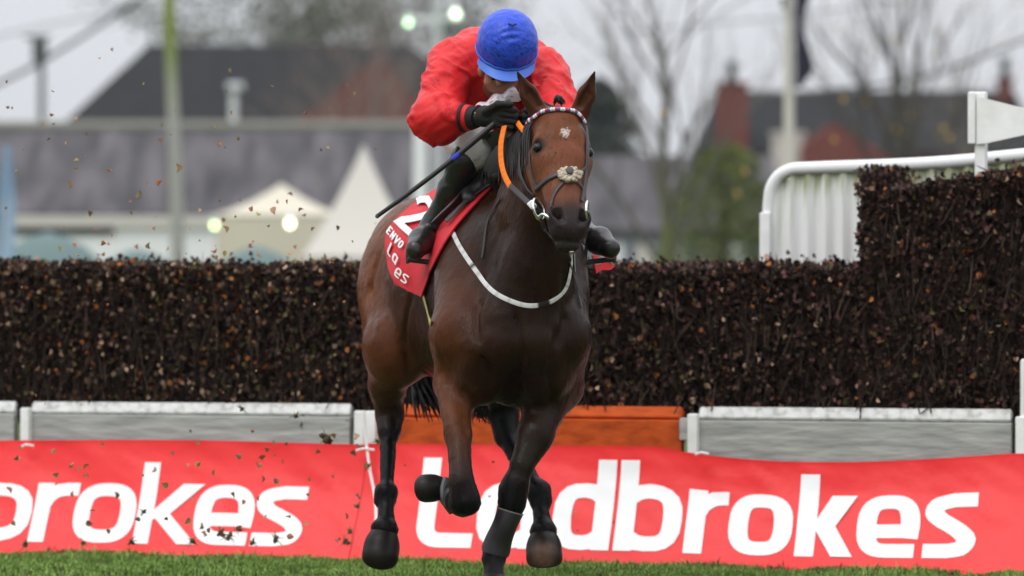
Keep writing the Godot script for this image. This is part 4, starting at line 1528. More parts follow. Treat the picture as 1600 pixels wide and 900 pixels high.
func horse() -> void:
	horse_frame()
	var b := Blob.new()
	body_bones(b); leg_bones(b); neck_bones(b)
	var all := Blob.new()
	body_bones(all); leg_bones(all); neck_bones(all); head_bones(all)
	# creases between the muscles
	var eye0 := Vector3(0, EYE, 0)
	for line in [[[806, 498], [815, 555], [808, 612]], [[746, 520], [762, 580], [756, 622]], [[868, 520], [856, 585], [862, 628]], [[772, 415], [750, 475], [743, 522]], [[882, 428], [882, 500], [872, 535]], [[642, 465], [632, 535], [640, 585]], [[727, 612], [729, 675]], [[592, 400], [578, 450], [580, 520]], [[690, 560], [700, 600]]]:
		for k in line.size() - 1:
			var a := all.march(eye0, (P(line[k][0], line[k][1], 16.0) - eye0).normalized(), 15.0, 18.6)
			var e := all.march(eye0, (P(line[k + 1][0], line[k + 1][1], 16.0) - eye0).normalized(), 15.0, 18.6)
			if a.distance_to(e) < .35: all.add(a, e, .003, .003, BAY_DARK, .034, Vector3.ZERO, 1.0, true)
	horse_body = all
	var o := thing("horse", P(790, 458, 16.6) - Vector3(0, EYE, 0), "dark bay racehorse landing towards the camera with one foreleg folded", "horse")
	var cutp := P(864, 262, 15.85)
	var cutd := (P(872, 200, 15.75) - P(850, 300, 15.95)).normalized()
	# body and head share their field; the head is meshed finer
	var veins := func(p: Vector3, n: Vector3): return .0036 * nz.get_noise_3dv(p * 9.0) + .0012 * nz.get_noise_3dv(p * 38.0) + .0016 * maxf(0.0, 1.0 - absf(nz.get_noise_3dv(p * Vector3(7, 5, 7))) * 26.0)
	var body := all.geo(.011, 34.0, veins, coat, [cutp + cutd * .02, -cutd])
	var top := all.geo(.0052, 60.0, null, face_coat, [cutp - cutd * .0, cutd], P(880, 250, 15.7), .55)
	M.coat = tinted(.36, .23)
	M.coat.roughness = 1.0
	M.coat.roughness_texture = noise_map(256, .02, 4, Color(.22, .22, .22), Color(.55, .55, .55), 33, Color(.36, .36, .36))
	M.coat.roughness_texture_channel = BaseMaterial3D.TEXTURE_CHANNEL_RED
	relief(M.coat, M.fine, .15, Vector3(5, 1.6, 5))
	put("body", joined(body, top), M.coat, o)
	# hooves
	M.horn = tinted(.4, .3)
	for h in [[P(600, 834, 16.92), P(593, 877, 16.9), .073, Color(.0085, .0066, .006), Color(.02, .015, .013)], [P(849, 838, 16.85), P(851, 881, 16.8), .072, Color(.013, .009, .0075), Color(.17, .092, .06)], [P(772, 905, 15.87), P(769, 958, 15.82), .062, Color(.02, .016, .015), Color(.03, .024, .02)], [P(691, 762, 16.08), P(657, 764, 16.07), .052, Color(.014, .012, .0115), Color(.02, .017, .016)]]:
		put("hoof", hoof(h[0], h[1] - h[0], h[2], h[3], h[4]), M.horn, o)
	# eyes
	M.eye = mat(Color(.006, .004, .003), .16, .4)
	for s in [-1.0, 1.0]:
		var e := Geo.new()
		var x := Transform3D(Basis(), head(.0965 * s, .004, -.061))
		var prof := []
		for k in 11: prof.append(Vector2(sin(PI * k / 10.0), -cos(PI * k / 10.0)) * .019)
		e.lathe(x, prof, 20)
		put("eye", e, M.eye, o)
	# mane hanging on the near side of the neck
	rng.seed = 77
	M.hair = tinted(.55, .3)
	var mane := Geo.new()
	for k in 150:
		var u := floorf(rng.randf() * 26.0) / 26.0 + rng.randfn(0, .012)
		var a := P(lerpf(775, 852, u), lerpf(262, 192, u), lerpf(16.5, 15.98, u))
		var down := P(lerpf(752, 828, u) + rng.randf_range(-5, 5), lerpf(285, 250, u) + rng.randf_range(-6, 25), lerpf(16.5, 16.0, u) + .02)
		var h := on_horse((down.x / -down.z) * LENS + 800.0, 458.0 - (down.y - EYE) / -down.z * LENS, .006)
		var top_p: Vector3 = a + Vector3(rng.randf_range(-.01, .01), .045, 0)
		var mid: Vector3 = top_p.lerp(h[0], .5) + Vector3(-.025, .03, .03)
		var v := rng.randf_range(.6, 1.5)
		mane.tube(spline([top_p + Vector3(.03, -.02, 0), top_p, mid, h[0]], 3), [.004, .006, .0065, .0065, .006, .0055, .005, .004, .003, .0012], 4, Color(.022 * v, .019 * v, .0185 * v))
	put("mane", mane, M.hair, o)
	# forelock plait
	var fl := Geo.new()
	for k in 60:
		var a := rng.randf() * TAU
		var c := P(873, 156, 15.66)
		var d := Vector3(cos(a) * rng.randf(), rng.randf_range(-.2, .9), sin(a) * rng.randf() + .3).normalized()
		fl.tube([c, c + d * rng.randf_range(.01, .02), c + d * rng.randf_range(.018, .027) + Vector3(0, -.012, .012)], [.006, .005, .0015], 4, Color(.014, .012, .012))
	put("forelock", fl, M.hair, o)
	# tail between the hind legs
	var tail := Geo.new()
	for k in 130:
		var u := rng.randf()
		var root_p := P(668 + rng.randf_range(-12, 12), 400, 17.95)
		var m1 := P(672 + rng.randf_range(-25, 25), 500, 18.05 + rng.randf_range(-.06, .06))
		var m2 := P(lerpf(640, 700, u), 580, 18.0 + rng.randf_range(-.08, .08))
		var end := P(lerpf(640, 770, u) + rng.randf_range(-10, 10), 600 + rng.randf_range(10, 60) , 17.95 + rng.randf_range(-.1, .1))
		var v := rng.randf_range(.5, 1.8)
		tail.tube(spline([root_p, m1, m2, end], 3), [.012, .012, .012, .012, .011, .01, .009, .007, .005, .002], 4, Color(.02 * v, .017 * v, .017 * v))
	put("tail", tail, M.hair, o)
	# whiskers of hair under the belly
	var tuft := Geo.new()
	for k in 26:
		var a := P(rng.randf_range(738, 762), 634, 16.6)
		tuft.tube([a, a + Vector3(rng.randf_range(-.015, .03), rng.randf_range(-.02, -.035), 0), a + Vector3(rng.randf_range(-.02, .06), rng.randf_range(-.04, -.075), 0)], [.004, .003, .001], 4, COAL)
	put("belly_hair", tuft, M.hair, o)

# ---------------------------------------------------------------- what the horse wears
func tack() -> void:
	M.leather = tinted(.42, .5)
	relief(M.leather, M.fine, .05, Vector3(9, 9, 9))
	M.tape = tinted(.7, .3)
	M.chrome = mat(Color(.75, .75, .76), .18, .6); M.chrome.metallic = 1.0
	var black := Color(.017, .015, .014)
	var o := thing("bridle", head(0, 0, 0), "black leather bridle with beaded browband and sheepskin noseband pad on the horse's head", "bridle")
	put("browband", strap([[827, 194], [835, 183], [856, 175], [880, 174], [902, 178], [913, 190]], .017, black, .005), M.leather, o)
	var beads := [Color(.75, .75, .78), Color(.55, .03, .06), Color(.1, .12, .4), Color(.75, .75, .78)]
	var n := 34
	var line := []
	for q in spline([Vector3(827, 194, 0), Vector3(835, 183, 0), Vector3(856, 175, 0), Vector3(880, 174, 0), Vector3(902, 178, 0), Vector3(913, 190, 0)], 8): line.append(q)
	var bead := Geo.new()
	var pr := []
	for k in 7: pr.append(Vector2(sin(PI * k / 6.0), -cos(PI * k / 6.0)) * .0066)
	bead.lathe(Transform3D(), pr, 8)
	var bm := bead.mesh()
	for k in n:
		var t := (k + .5) / n * (line.size() - 1)
		var q: Vector3 = line[int(t)].lerp(line[mini(int(t) + 1, line.size() - 1)], fmod(t, 1.0))
		var at := on_horse(q.x, q.y, .0095)
		var m := "bead%d" % (k % 4)
		if not M.has(m): M[m] = mat(beads[k % 4], .25, .6)
		var mi := put("bead", bm, M[m], o)
		mi.transform = o.transform.affine_inverse() * Transform3D(Basis().scaled(Vector3(1.0, 1.15, .8)), at[0])
	put("cheek_strap", strap([[829, 196], [818, 225], [813, 250], [816, 278], [827, 300], [840, 322]], .019, black), M.leather, o)
	put("cheek_strap", strap([[914, 198], [917, 230], [915, 264], [911, 298], [908, 316]], .017, black), M.leather, o)
	put("noseband_strap", strap([[828, 228], [830, 255], [834, 278], [840, 295]], .012, black), M.leather, o)
	put("noseband_strap", strap([[838, 297], [848, 288], [860, 278], [876, 272]], .019, black), M.leather, o)
	put("noseband_strap", strap([[882, 284], [870, 298], [864, 312], [861, 326]], .011, black), M.leather, o)
	put("noseband_strap", strap([[900, 284], [907, 291], [911, 300], [913, 312]], .012, black), M.leather, o)
	put("noseband_strap", strap([[898, 271], [907, 268], [913, 264], [916, 258]], .015, black), M.leather, o)
	put("throat_strap", strap([[823, 206], [812, 232], [809, 262], [822, 292], [836, 305]], .012, black), M.leather, o)
	put("jaw_strap", strap([[826, 296], [832, 312], [838, 322], [846, 332]], .026, black), M.leather, o)
	put("chin_strap", strap([[846, 336], [848, 350], [854, 362], [866, 372]], .018, black), M.leather, o)
	# the sheepskin pad
	rng.seed = 51
	var pad := Geo.new()
	for k in 190:
		var a := rng.randf() * TAU
		var rr := sqrt(rng.randf()) * .027 + .006
		var h := on_horse(889 + cos(a) * rr * 420 * 1.05, 275 + sin(a) * rr * 420 * .72, .006 + .012 * rng.randf())
		var s := rng.randf_range(.006, .010)
		var v := rng.randf_range(.75, 1.1)
		var pp := []
		for q in 5: pp.append(Vector2(sin(PI * q / 4.0), -cos(PI * q / 4.0)) * s)
		pad.lathe(Transform3D(Basis.from_euler(Vector3(rng.randf() * 3, rng.randf() * 3, 0)), h[0]), pp, 6, Color(.5 * v, .43 * v, .34 * v))
	put("sheepskin_pad", pad, tinted(.95, .1), o)
	var disc := Geo.new()
	var dc := on_horse(888, 271, .022)
	var bz: Vector3 = dc[1]
	var bx := Vector3.UP.cross(bz).normalized()
	disc.lathe(Transform3D(Basis(bx, bz, bx.cross(bz)), dc[0]), [Vector2(0, -.006), Vector2(.014, -.006), Vector2(.016, 0), Vector2(.014, .004), Vector2(0, .005)], 14, Color(.05, .05, .045))
	put("leather_disc", disc, M.leather, o)
	# bit rings and mouthpiece
	var ring := func(c: Vector3, r: float, ax: Vector3, th: float) -> Geo:
		var g := Geo.new()
		var u := ax.cross(Vector3.UP).normalized()
		var w := ax.cross(u).normalized()
		var pts := []
		for k in 25: pts.append(c + u * cos(TAU * k / 24.0) * r + w * sin(TAU * k / 24.0) * r)
		g.tube(pts, th, 8)
		return g
	put("bit_ring", ring.call(P(842, 327, 15.52), .042, Vector3(.85, .25, .45).normalized(), .0055), M.chrome, o)
	put("bit_ring", ring.call(P(917, 330, 15.5), .036, Vector3(1, 0, .1).normalized(), .0055), M.chrome, o)
	var mp := Geo.new()
	mp.tube(spline([P(840, 342, 15.5), P(848, 335, 15.48), P(856, 339, 15.465), P(862, 346, 15.475)], 4), .007, 8)
	put("mouthpiece", mp, M.chrome, o)
	# reins: orange rubber grips from the hand, black leather to the bit
	var r := thing("reins", P(795, 290, 15.85), "reins with orange rubber grips and black leather ends", "reins")
	var orange := Color(.86, .2, .018)
	var g := Geo.new()
	var nr := func(m): return range(m).map(func(_k): return Vector3(-.55, .2, .8))
	var q := spline([P(788, 197, 16.06), P(783, 222, 16.02), P(783, 250, 15.98), P(788, 273, 15.92), P(797, 291, 15.86)], 6)
	g.tube(q, .0125, 8, range(q.size()).map(func(k): return orange.lerp(Color(.5, .1, .012), .3 * (k % 2) + .25 * maxf(0.0, nz.get_noise_1d(k * 3.0)))), .24, nr.call(q.size()))
	put("rubber_grip", g, M.tape, r)
	g = Geo.new()
	q = spline([P(797, 290, 15.86), P(810, 302, 15.77), P(824, 315, 15.66), P(838, 327, 15.55)], 5)
	g.tube(q, .0115, 8, black, .32, nr.call(q.size()))
	put("leather_end", g, M.leather, r)
	g = Geo.new()
	g.box(Transform3D(Basis(Vector3(0, 0, 1), -.85), P(831, 320, 15.6)), Vector3(.03, .026, .02), .003)
	put("buckle", g, M.leather, r)
	g = Geo.new()
	q = spline([P(806, 188, 16.1), P(813, 198, 16.0), P(821, 207, 15.9)], 5)
	g.tube(q, .0115, 8, orange, .4, nr.call(q.size()))
	put("rubber_grip", g, M.tape, r)
	# the breastplate
	var bp := thing("breast_strap", P(800, 471, 15.95), "white taped breast strap looping across the horse's chest", "strap")
	var tape := func(t: float):
		var w := Color(.62, .61, .6).lerp(Color(.2, .18, .17), clampf(nz.get_noise_1d(t * 60.0) * 1.4 - .1, 0, 1))
		if t < .07 or absf(t - .27) < .006 or absf(t - .66) < .03: return Color(.02, .018, .017)
		return w
	put("strap", strap([[703, 352], [712, 372], [722, 391], [745, 425], [770, 455], [800, 471], [830, 478], [860, 471], [882, 453], [890, 425], [893, 392]], .0195, tape, .004, 8, .16), M.tape, bp)
	put("neck_strap", strap([[783, 310], [768, 334], [760, 358], [757, 385], [754, 403]], .011, black, .005), M.leather, bp)
	put("side_strap", strap([[888, 408], [895, 432], [902, 458], [908, 481]], .011, black, .005), M.leather, bp)
	put("side_strap", strap([[896, 396], [896, 410], [897, 424]], .009, Color(.3, .29, .28), .005), M.leather, bp)
	# the saddle cloth, right side and the flap that shows on the left
	var red := Color(.62, .018, .03)
	var c := thing("saddle_cloth", P(680, 370, 16.7), "red saddle cloth with white number and lettering under the rider's boot", "saddle cloth")
	var front := spline([Vector3(787, 278, 0), Vector3(752, 315, 0), Vector3(712, 362, 0), Vector3(683, 412, 0), Vector3(664, 464, 0)], 8)
	var back := spline([Vector3(700, 290, 0), Vector3(655, 318, 0), Vector3(609, 364, 0), Vector3(611, 412, 0), Vector3(622, 444, 0)], 8)
	var NU := 22
	var NV := 32
	var pts := []
	for j in NV + 1:
		for i in NU + 1:
			var v: Vector3 = front[j].lerp(back[j], float(i) / NU)
			pts.append(on_horse(v.x, v.y, .016)[0])
	for t in 8:
		var old := pts.duplicate()
		for j in range(1, NV):
			for i in range(1, NU):
				var k := j * (NU + 1) + i
				pts[k] = (old[k] * 2.0 + old[k - 1] + old[k + 1] + old[k - NU - 1] + old[k + NU + 1]) / 6.0
	var cg := Geo.new()
	var edge := func(u: float, v: float):
		var x := u * NU
		var y := v * NV
		var i := mini(int(x), NU - 1)
		var j := mini(int(y), NV - 1)
		var k := j * (NU + 1) + i
		var p: Vector3 = pts[k].lerp(pts[k + 1], x - i).lerp(pts[k + NU + 1].lerp(pts[k + NU + 2], x - i), y - j)
		return p + Vector3(-.3, .3, .8) * .004 * sin(u * 9.0 + v * 14.0) * v
	cg.sheet(NU, NV, edge, .006, func(u: float, v: float): return red.lerp(Color(.3, .01, .03), clampf(.5 * nz.get_noise_2d(u * 5.0, v * 7.0), 0, 1)))
	M.cloth = tinted(.65, .4)
	relief(M.cloth, M.fine, .08, Vector3(12, 12, 12))
	put("cloth_panel", cg, M.cloth, c)
	var trim := func(a: Vector2, ex: Vector2, ey: Vector2) -> Callable:
		return func(x: float, y: float):
			var w := a + ex * x + ey * y
			return [on_horse(w.x, w.y, .023)[0], horse_body.grad(on_horse(w.x, w.y, .0)[0])]
	var white := Color(.8, .8, .8)
	var texts := [["2", Vector2(622, 352), Vector2(26, 22), Vector2(31, -34), .3, 1.0, 0.0], ["E", Vector2(610, 367), Vector2(8.5, 9), Vector2(6, -10), .22, .6, 0.0], ["N", Vector2(610, 367), Vector2(8.5, 9), Vector2(6, -10), .22, .62, .75], ["V", Vector2(610, 367), Vector2(8.5, 9), Vector2(6, -10), .22, .62, 1.5], ["O", Vector2(610, 367), Vector2(8.5, 9), Vector2(6, -10), .22, .62, 2.2],
		["L", Vector2(613, 397), Vector2(8, 11), Vector2(4, -12), .24, .7, 0.0], ["a", Vector2(613, 397), Vector2(8, 11), Vector2(4, -12), .24, .85, .9], ["e", Vector2(628, 434), Vector2(10, 8), Vector2(5, -13), .22, .85, -.45], ["s", Vector2(628, 434), Vector2(10, 8), Vector2(5, -13), .22, .85, .62]]
	for t in texts:
		var lg := letter(t[0], t[6], t[5], t[4], .08, trim.call(t[1], t[2], t[3]), white)
		put("letter", lg, M.print, c)
	# the loose corner on the far side
	var corner := Geo.new()
	corner.sheet(10, 8, func(u: float, v: float):
		var a := P(924, 400, 16.62).lerp(P(930, 428, 16.6), v)
		var e := P(958, 412, 16.72).lerp(P(960, 417, 16.72), v)
		return a.lerp(e, u) + Vector3(0, .006 * sin(u * 6.0), .01 * sin(u * 4.0 + v * 2.0)), .006, red)
	put("cloth_corner", corner, M.cloth, c)
	var cl := letter("c", 0.0, .9, .3, .1, func(x: float, y: float): return [P(927.0 + x * 17, 414.0 - y * 11 - x * 2, 16.55), Vector3(0, .2, 1).normalized()], white)
	put("letter", cl, M.print, c)
	var gs := Geo.new()
	put("girth_strap", strap([[657, 440], [665, 466], [671, 488], [675, 506]], .02, func(t: float): return Color(.45, .02, .03) if t < .3 else Color(.36, .3, .1), .008), M.tape, c)
	# boots on the cannon bones
	var bt := thing("leg_boot", P(795, 820, 15.92), "black protective boot with pale top edge on the horse's planted foreleg", "boot", "boots on the horse's legs")
	g = Geo.new()
	g.tube(spline([P(797, 799, 15.92), P(789, 820, 15.92), P(779, 845, 15.93), P(773, 866, 15.93)], 5), range(16).map(func(k): return .052 - .005 * sin(PI * k / 10.0) - .006 * smoothstep(13.0, 15.0, k)), 18, Color(.012, .0115, .012))
	put("shell", g, M.leather, bt)
	g = Geo.new()
	g.tube([P(797.5, 797.5, 15.92), P(796.9, 799.5, 15.92)], .0526, 18, Color(.15, .145, .14))
	put("top_edge", g, M.tape, bt)
	bt = thing("leg_boot", P(716, 782, 15.95), "black protective boot on the horse's folded foreleg", "boot", "boots on the horse's legs")
	g = Geo.new()
	g.tube(spline([P(716, 783, 15.9), P(712, 779, 15.98), P(706, 774, 16.07)], 4), .052, 16, Color(.018, .017, .0175))
	put("shell", g, M.leather, bt)
	g = Geo.new()
	g.tube(spline([P(697, 748, 16.02), P(692, 766, 15.99), P(696, 786, 15.97), P(706, 800, 15.95)], 4), .013, 8, Color(.05, .05, .052))
	put("strap", g, M.leather, bt)

# ---------------------------------------------------------------- the rider
func mud(p: Vector3, c: Color, amount: float, dark: Color) -> Color:
	var v := 1.0 + .1 * nz.get_noise_3dv(p * 16.0)
	c = Color(c.r * v, c.g * v, c.b * v)
	var area := clampf(.6 + nz.get_noise_3dv(p * 7.0 + Vector3(4, 4, 4)), 0, 1)
	var dot := nz.get_noise_3dv(p * 75.0) + .55 * nz.get_noise_3dv(p * 150.0)
	c = c.lerp(dark, amount * smoothstep(.42, .6, dot) * area)
	return c.lerp(dark, amount * .5 * smoothstep(.3, .55, nz.get_noise_3dv(p * 11.0 + Vector3(9, 2, 5))) * area)

func fist(b: Blob, flip: bool, c: Color) -> void:
	var q := func(x: float, y: float, d: float) -> Vector3: return P(1626.0 - x if flip else x, y, d)
	b.add(q.call(742, 185, 16.19), q.call(757, 182, 16.16), .031, .034, c, .02)
	b.add(q.call(757, 176, 16.15), q.call(780, 172, 16.09), .026, .02, c, .02)
	b.add(q.call(757, 186, 16.15), q.call(780, 188, 16.11), .028, .024, c, .02)
	for i in 4:
		var y := i * 9.2
		var long: float = [0.0, 3.0, 2.0, -2.5][i]
		var r: float = [.0122, .0126, .0122, .0108][i]
		b.add(q.call(776, 169 + y * .9, 16.09), q.call(785, 169 + y, 16.065 + .006 * i), r * 1.1, r * 1.12, c, .012)
		b.add(q.call(785, 169 + y, 16.065 + .006 * i), q.call(803 + long, 172 + y, 16.055 + .006 * i), r * 1.05, r, c, .004)
		b.add(q.call(803 + long, 172 + y, 16.055 + .006 * i), q.call(807 + long, 176 + y * .95, 16.095 + .005 * i), r, r * .95, c, .004)
		b.add(q.call(807 + long, 176 + y * .95, 16.095 + .005 * i), q.call(793, 177 + y * .9, 16.125), r * .95, r * .85, c, .004)
	b.add(q.call(760, 174, 16.11), q.call(778, 163, 16.05), .0165, .0135, c, .01)
	b.add(q.call(778, 163, 16.05), q.call(798, 163, 16.04), .0135, .011, c, .006)

func rider() -> void:
	var o := thing("person", P(775, 458, 16.8) - Vector3(0, EYE, 0) + Vector3(0, 1.45, 0), "jockey in mud-spotted red silks and blue cap crouching low over the horse's neck", "person")
	var skin := Color(.34, .16, .105)
	# the body itself: head with a face bent down, neck, trunk, arms and legs under the clothes
	var b := Blob.new()
	var C := P(793, 66, 16.3)
	b.add(C + Vector3(0, .0, -.01), C + Vector3(-.01, -.05, .0), .092, .085, skin, .03)
	b.add(P(785, 109, 16.31), P(785, 127, 16.3), .06, .05, skin, .03)
	b.add(P(787, 139, 16.32), P(789, 143, 16.32), .034, .03, skin, .025)                       # chin
	b.add(P(779, 121, 16.245), P(779, 130, 16.236), .009, .0125, skin, .012)                    # nose
	b.add(P(765, 116, 16.262), P(797, 116, 16.262), .013, .013, skin, .014)                      # brow
	b.add(P(764, 128, 16.275), P(769, 135, 16.285), .022, .02, skin, .02)                        # cheeks
	b.add(P(798, 128, 16.275), P(797, 135, 16.285), .022, .02, skin, .02)
	b.add(P(775, 139, 16.276), P(789, 139, 16.276), .007, .007, Color(.3, .1, .09), .006)      # lips
	b.add(P(772, 139, 16.262), P(792, 139, 16.262), .003, .003, skin, .004, Vector3.ZERO, 1.0, true)
	for x in [752.0, 826.0]: b.add(P(x, 108, 16.37), P(x, 116, 16.37), .016, .013, skin, .01)  # ears
	b.add(P(790, 130, 16.4), P(778, 120, 16.55), .058, .075, skin, .03)
	b.add(P(772, 120, 16.58), P(752, 180, 17.0), .13, .12, skin, .05)
	for s in [[P(712, 100, 16.52), P(684, 186, 16.31), P(745, 185, 16.2)], [P(846, 114, 16.5), P(866, 182, 16.3), P(882, 186, 16.22)]]:
		b.add(s[0], s[1], .056, .044, skin, .03)
		b.add(s[1], s[2], .044, .03, skin, .02)
	for s in [[P(732, 208, 16.98), P(742, 238, 16.43), P(678, 352, 16.56)], [P(800, 214, 17.0), P(866, 264, 16.52), P(898, 352, 16.58)]]:
		b.add(s[0], s[1], .08, .05, skin, .03)
		b.add(s[1], s[2], .05, .035, skin, .02)
	M.skin = tinted(.55, .4)
	M.skin.subsurf_scatter_enabled = true; M.skin.subsurf_scatter_strength = .15
	put("body", b.geo(.009, 60.0, null, func(p: Vector3, n: Vector3, c: Color): return mud(p, c, .55, Color(.05, .03, .02))), M.skin, o)
	for x in [771.0, 789.0]:
		var e := Geo.new()
		var pr := []
		for k in 9: pr.append(Vector2(sin(PI * k / 8.0), -cos(PI * k / 8.0)) * .0125)
		e.lathe(Transform3D(Basis(), P(x, 122.5, 16.262)), pr, 12)
		put("eye", e, M.eye, o)
	# silks
	var red := Color(.66, .017, .022)
	b = Blob.new()
	b.add(P(752, 195, 17.05), P(748, 128, 16.86), .15, .165, red, .06)
	b.add(P(748, 128, 16.86), P(768, 104, 16.58), .165, .15, red, .06)
	b.add(P(738, 86, 16.66), P(820, 92, 16.62), .1, .095, red, .06)
	b.add(P(708, 98, 16.52), P(682, 180, 16.31), .1, .087, red, .05)
	b.add(P(679, 182, 16.3), P(686, 189, 16.29), .084, .086, red, .04)
	b.add(P(686, 189, 16.29), P(706, 187, 16.25), .082, .063, red, .04)
	b.add(P(706, 187, 16.25), P(712, 186, 16.235), .058, .05, red, .015)
	b.add(P(850, 114, 16.5), P(866, 176, 16.31), .098, .088, red, .05)
	b.add(P(866, 178, 16.3), P(874, 186, 16.25), .086, .07, red, .04)
	b.add(P(874, 186, 16.25), P(890, 186, 16.22), .055, .045, red, .03)
	b.add(P(765, 150, 16.62), P(792, 160, 16.6), .13, .12, red, .06)
	b.add(P(785, 108, 16.42), P(770, 112, 16.52), .052, .06, Color(.2, .01, .012), .02, Vector3.ZERO, 1.0, true)
	var folds := func(p: Vector3, n: Vector3) -> float:
		var q := p - P(700, 140, 16.45)
		var a := nz.get_noise_3dv(Vector3(p.x * 2.2 + p.y * 1.6, p.y * 8.0 - p.x * 5.0, p.z * 2.5))
		var r := 1.0 - absf(nz.get_noise_3dv(Vector3(p.x * 2.6 - p.y * 1.4, p.y * 6.5 + p.x * 5.0, p.z * 3.0) + Vector3(5, 8, 2))) * 4.5
		var sleeve := smoothstep(.02, -.12, p.y - P(0, 90, 16.4).y)
		return a * .013 + maxf(r, 0.0) * (.006 + .008 * sleeve) + nz.get_noise_3dv(p * 30.0) * .0007
	M.silk = tinted(.42, .35)
	relief(M.silk, M.fine, .05, Vector3(14, 14, 14))
	put("silks", b.geo(.0075, 60.0, folds, func(p: Vector3, n: Vector3, c: Color): return mud(p, c, .8, Color(.09, .02, .018))), M.silk, o)
	# breeches
	b = Blob.new()
	var cream := Color(.6, .6, .6)
	b.add(P(745, 200, 17.08), P(775, 200, 17.05), .135, .13, cream, .05)
	b.add(P(728, 208, 16.98), P(747, 228, 16.46), .105, .078, cream, .05)
	b.add(P(747, 228, 16.46), P(745, 240, 16.44), .076, .068, cream, .03)
	b.add(P(748, 240, 16.47), P(756, 268, 16.52), .06, .05, Color(.12, .12, .12), .02)
	b.add(P(802, 212, 17.0), P(860, 258, 16.56), .105, .078, cream, .05)
	put("breeches", b.geo(.009, 50.0, func(p: Vector3, n: Vector3): return .004 * nz.get_noise_3dv(p * Vector3(10, 22, 10)) + .0015 * nz.get_noise_3dv(p * 50.0), func(p: Vector3, n: Vector3, c: Color): return mud(p, c, .55, Color(.13, .11, .1))), mat_cloth(), o)
	# boots
	var blk := Color(.014, .013, .013)
	M.boot = tinted(.3, .5)
	var creases := func(p: Vector3, n: Vector3): return .0028 * nz.get_noise_3dv(p * Vector3(12, 26, 12)) + .001 * nz.get_noise_3dv(p * 60.0)
	for s in [[P(725, 250, 16.43), P(707, 298, 16.5), P(678, 350, 16.56), P(673, 360, 16.66), P(660, 376, 16.47), P(650, 390, 16.39)], [P(868, 262, 16.52), P(884, 312, 16.56), P(900, 350, 16.6), P(908, 360, 16.68), P(936, 376, 16.45), P(953, 388, 16.37)]]:
		b = Blob.new()
		b.add(s[0], s[1], .06, .056, blk, .03)
		b.add(s[1], s[2], .056, .043, blk, .03)
		b.add(s[2], s[3], .044, .04, blk, .03)
		b.add(s[3], s[4], .04, .048, blk, .03)
		b.add(s[4], s[5], .05, .04, blk, .03)
		var cu: Vector3 = (s[0] - s[1]).normalized()
		b.add(s[0] + cu * .94, s[0] + cu * .95, .9, .9, blk, .006, Vector3.ZERO, 1.0, true)
		put("boot", b.geo(.0075, 50.0, creases, func(p: Vector3, n: Vector3, c: Color): return mud(p, c, .7, Color(.06, .05, .042))), M.boot, o)
	# the cap
	var T := Vector3(.11, .74, .67).normalized()
	var F2 := Vector3(.03, -.67, .74)
	F2 = (F2 - T * F2.dot(T)).normalized()
	var S := F2.cross(T).normalized()
	if S.x < 0.0: S = -S
	var blue := Color(.026, .078, .58)
	var hc := C
	var g := Geo.new()
	g.sheet(72, 48, func(u: float, v: float):
		var az := u * TAU
		var el := lerpf(-.42, PI / 2 - .001, v)
		var d := S * cos(el) * cos(az) * .119 + F2 * cos(el) * sin(az) * .132 + T * sin(el) * .128
		var rip := .0026 * sin(d.dot(F2) * 260.0 + 3.0 * d.dot(S) * 12.0) * smoothstep(.06, .0, absf(d.dot(S))) * smoothstep(.02, .08, d.dot(F2)) * smoothstep(.125, .09, d.dot(F2))
		rip += .0022 * nz.get_noise_3dv(d * 26.0) - .002 * smoothstep(.006, .0, absf(fposmod(az + PI / 2, PI / 2) - .02)) * smoothstep(.2, .7, el)
		return hc + d * (1.0 + rip / .12), 0.0, func(u: float, v: float):
		var az := u * TAU
		var d := Vector3(cos(az) * (1.0 - v), v, sin(az) * (1.0 - v))
		var spot := nz.get_noise_3dv(d * 20.0) + .5 * nz.get_noise_3dv(d * 44.0) + .12
		var front := smoothstep(-.2, .8, sin(az)) * smoothstep(.95, .5, v)
		return blue.lerp(Color(.012, .014, .03), .85 * smoothstep(.38, .55, spot) * front))
	M.cap = tinted(.38, .4)
	put("cap", g, M.cap, o)
	g = Geo.new()
	var light := Color(.085, .2, .72)
	g.sheet(36, 8, func(u: float, v: float):
		var a := lerpf(-1.12, 1.12, u)
		var root := hc + F2 * cos(a) * .128 + S * sin(a) * .117 - T * .042
		return root + (F2 * cos(a) + S * sin(a) * .35) * .043 * pow(maxf(cos(a * 1.38), 0.0), .55) * v - T * (.016 * v + .012 * v * (1.0 - cos(a))), .006, light)
	put("cap_peak", g, M.cap, o)
	g = Geo.new()
	var ring := []
	for k in 33:
		var a := lerpf(-1.7, 1.7, k / 32.0)
		ring.append(hc + F2 * cos(a) * .129 + S * sin(a) * .1185 - T * (.034 + .002 * sin(k * 1.7)))
	g.tube(ring, .0085, 8, Color(.045, .14, .62), .5, range(33).map(func(k): return (ring[k] - hc).normalized()))
	put("cap_band", g, M.cap, o)
	g = Geo.new()
	g.tube([hc + T * .128 + F2 * .045 + S * -.012, hc + T * .127 + F2 * .054 + S * .004, hc + T * .13 + F2 * .046 + S * .018], .004, 6, Color(.008, .02, .14))
	put("cap_tie", g, M.cap, o)
	# the white stock at the throat
	g = Geo.new()
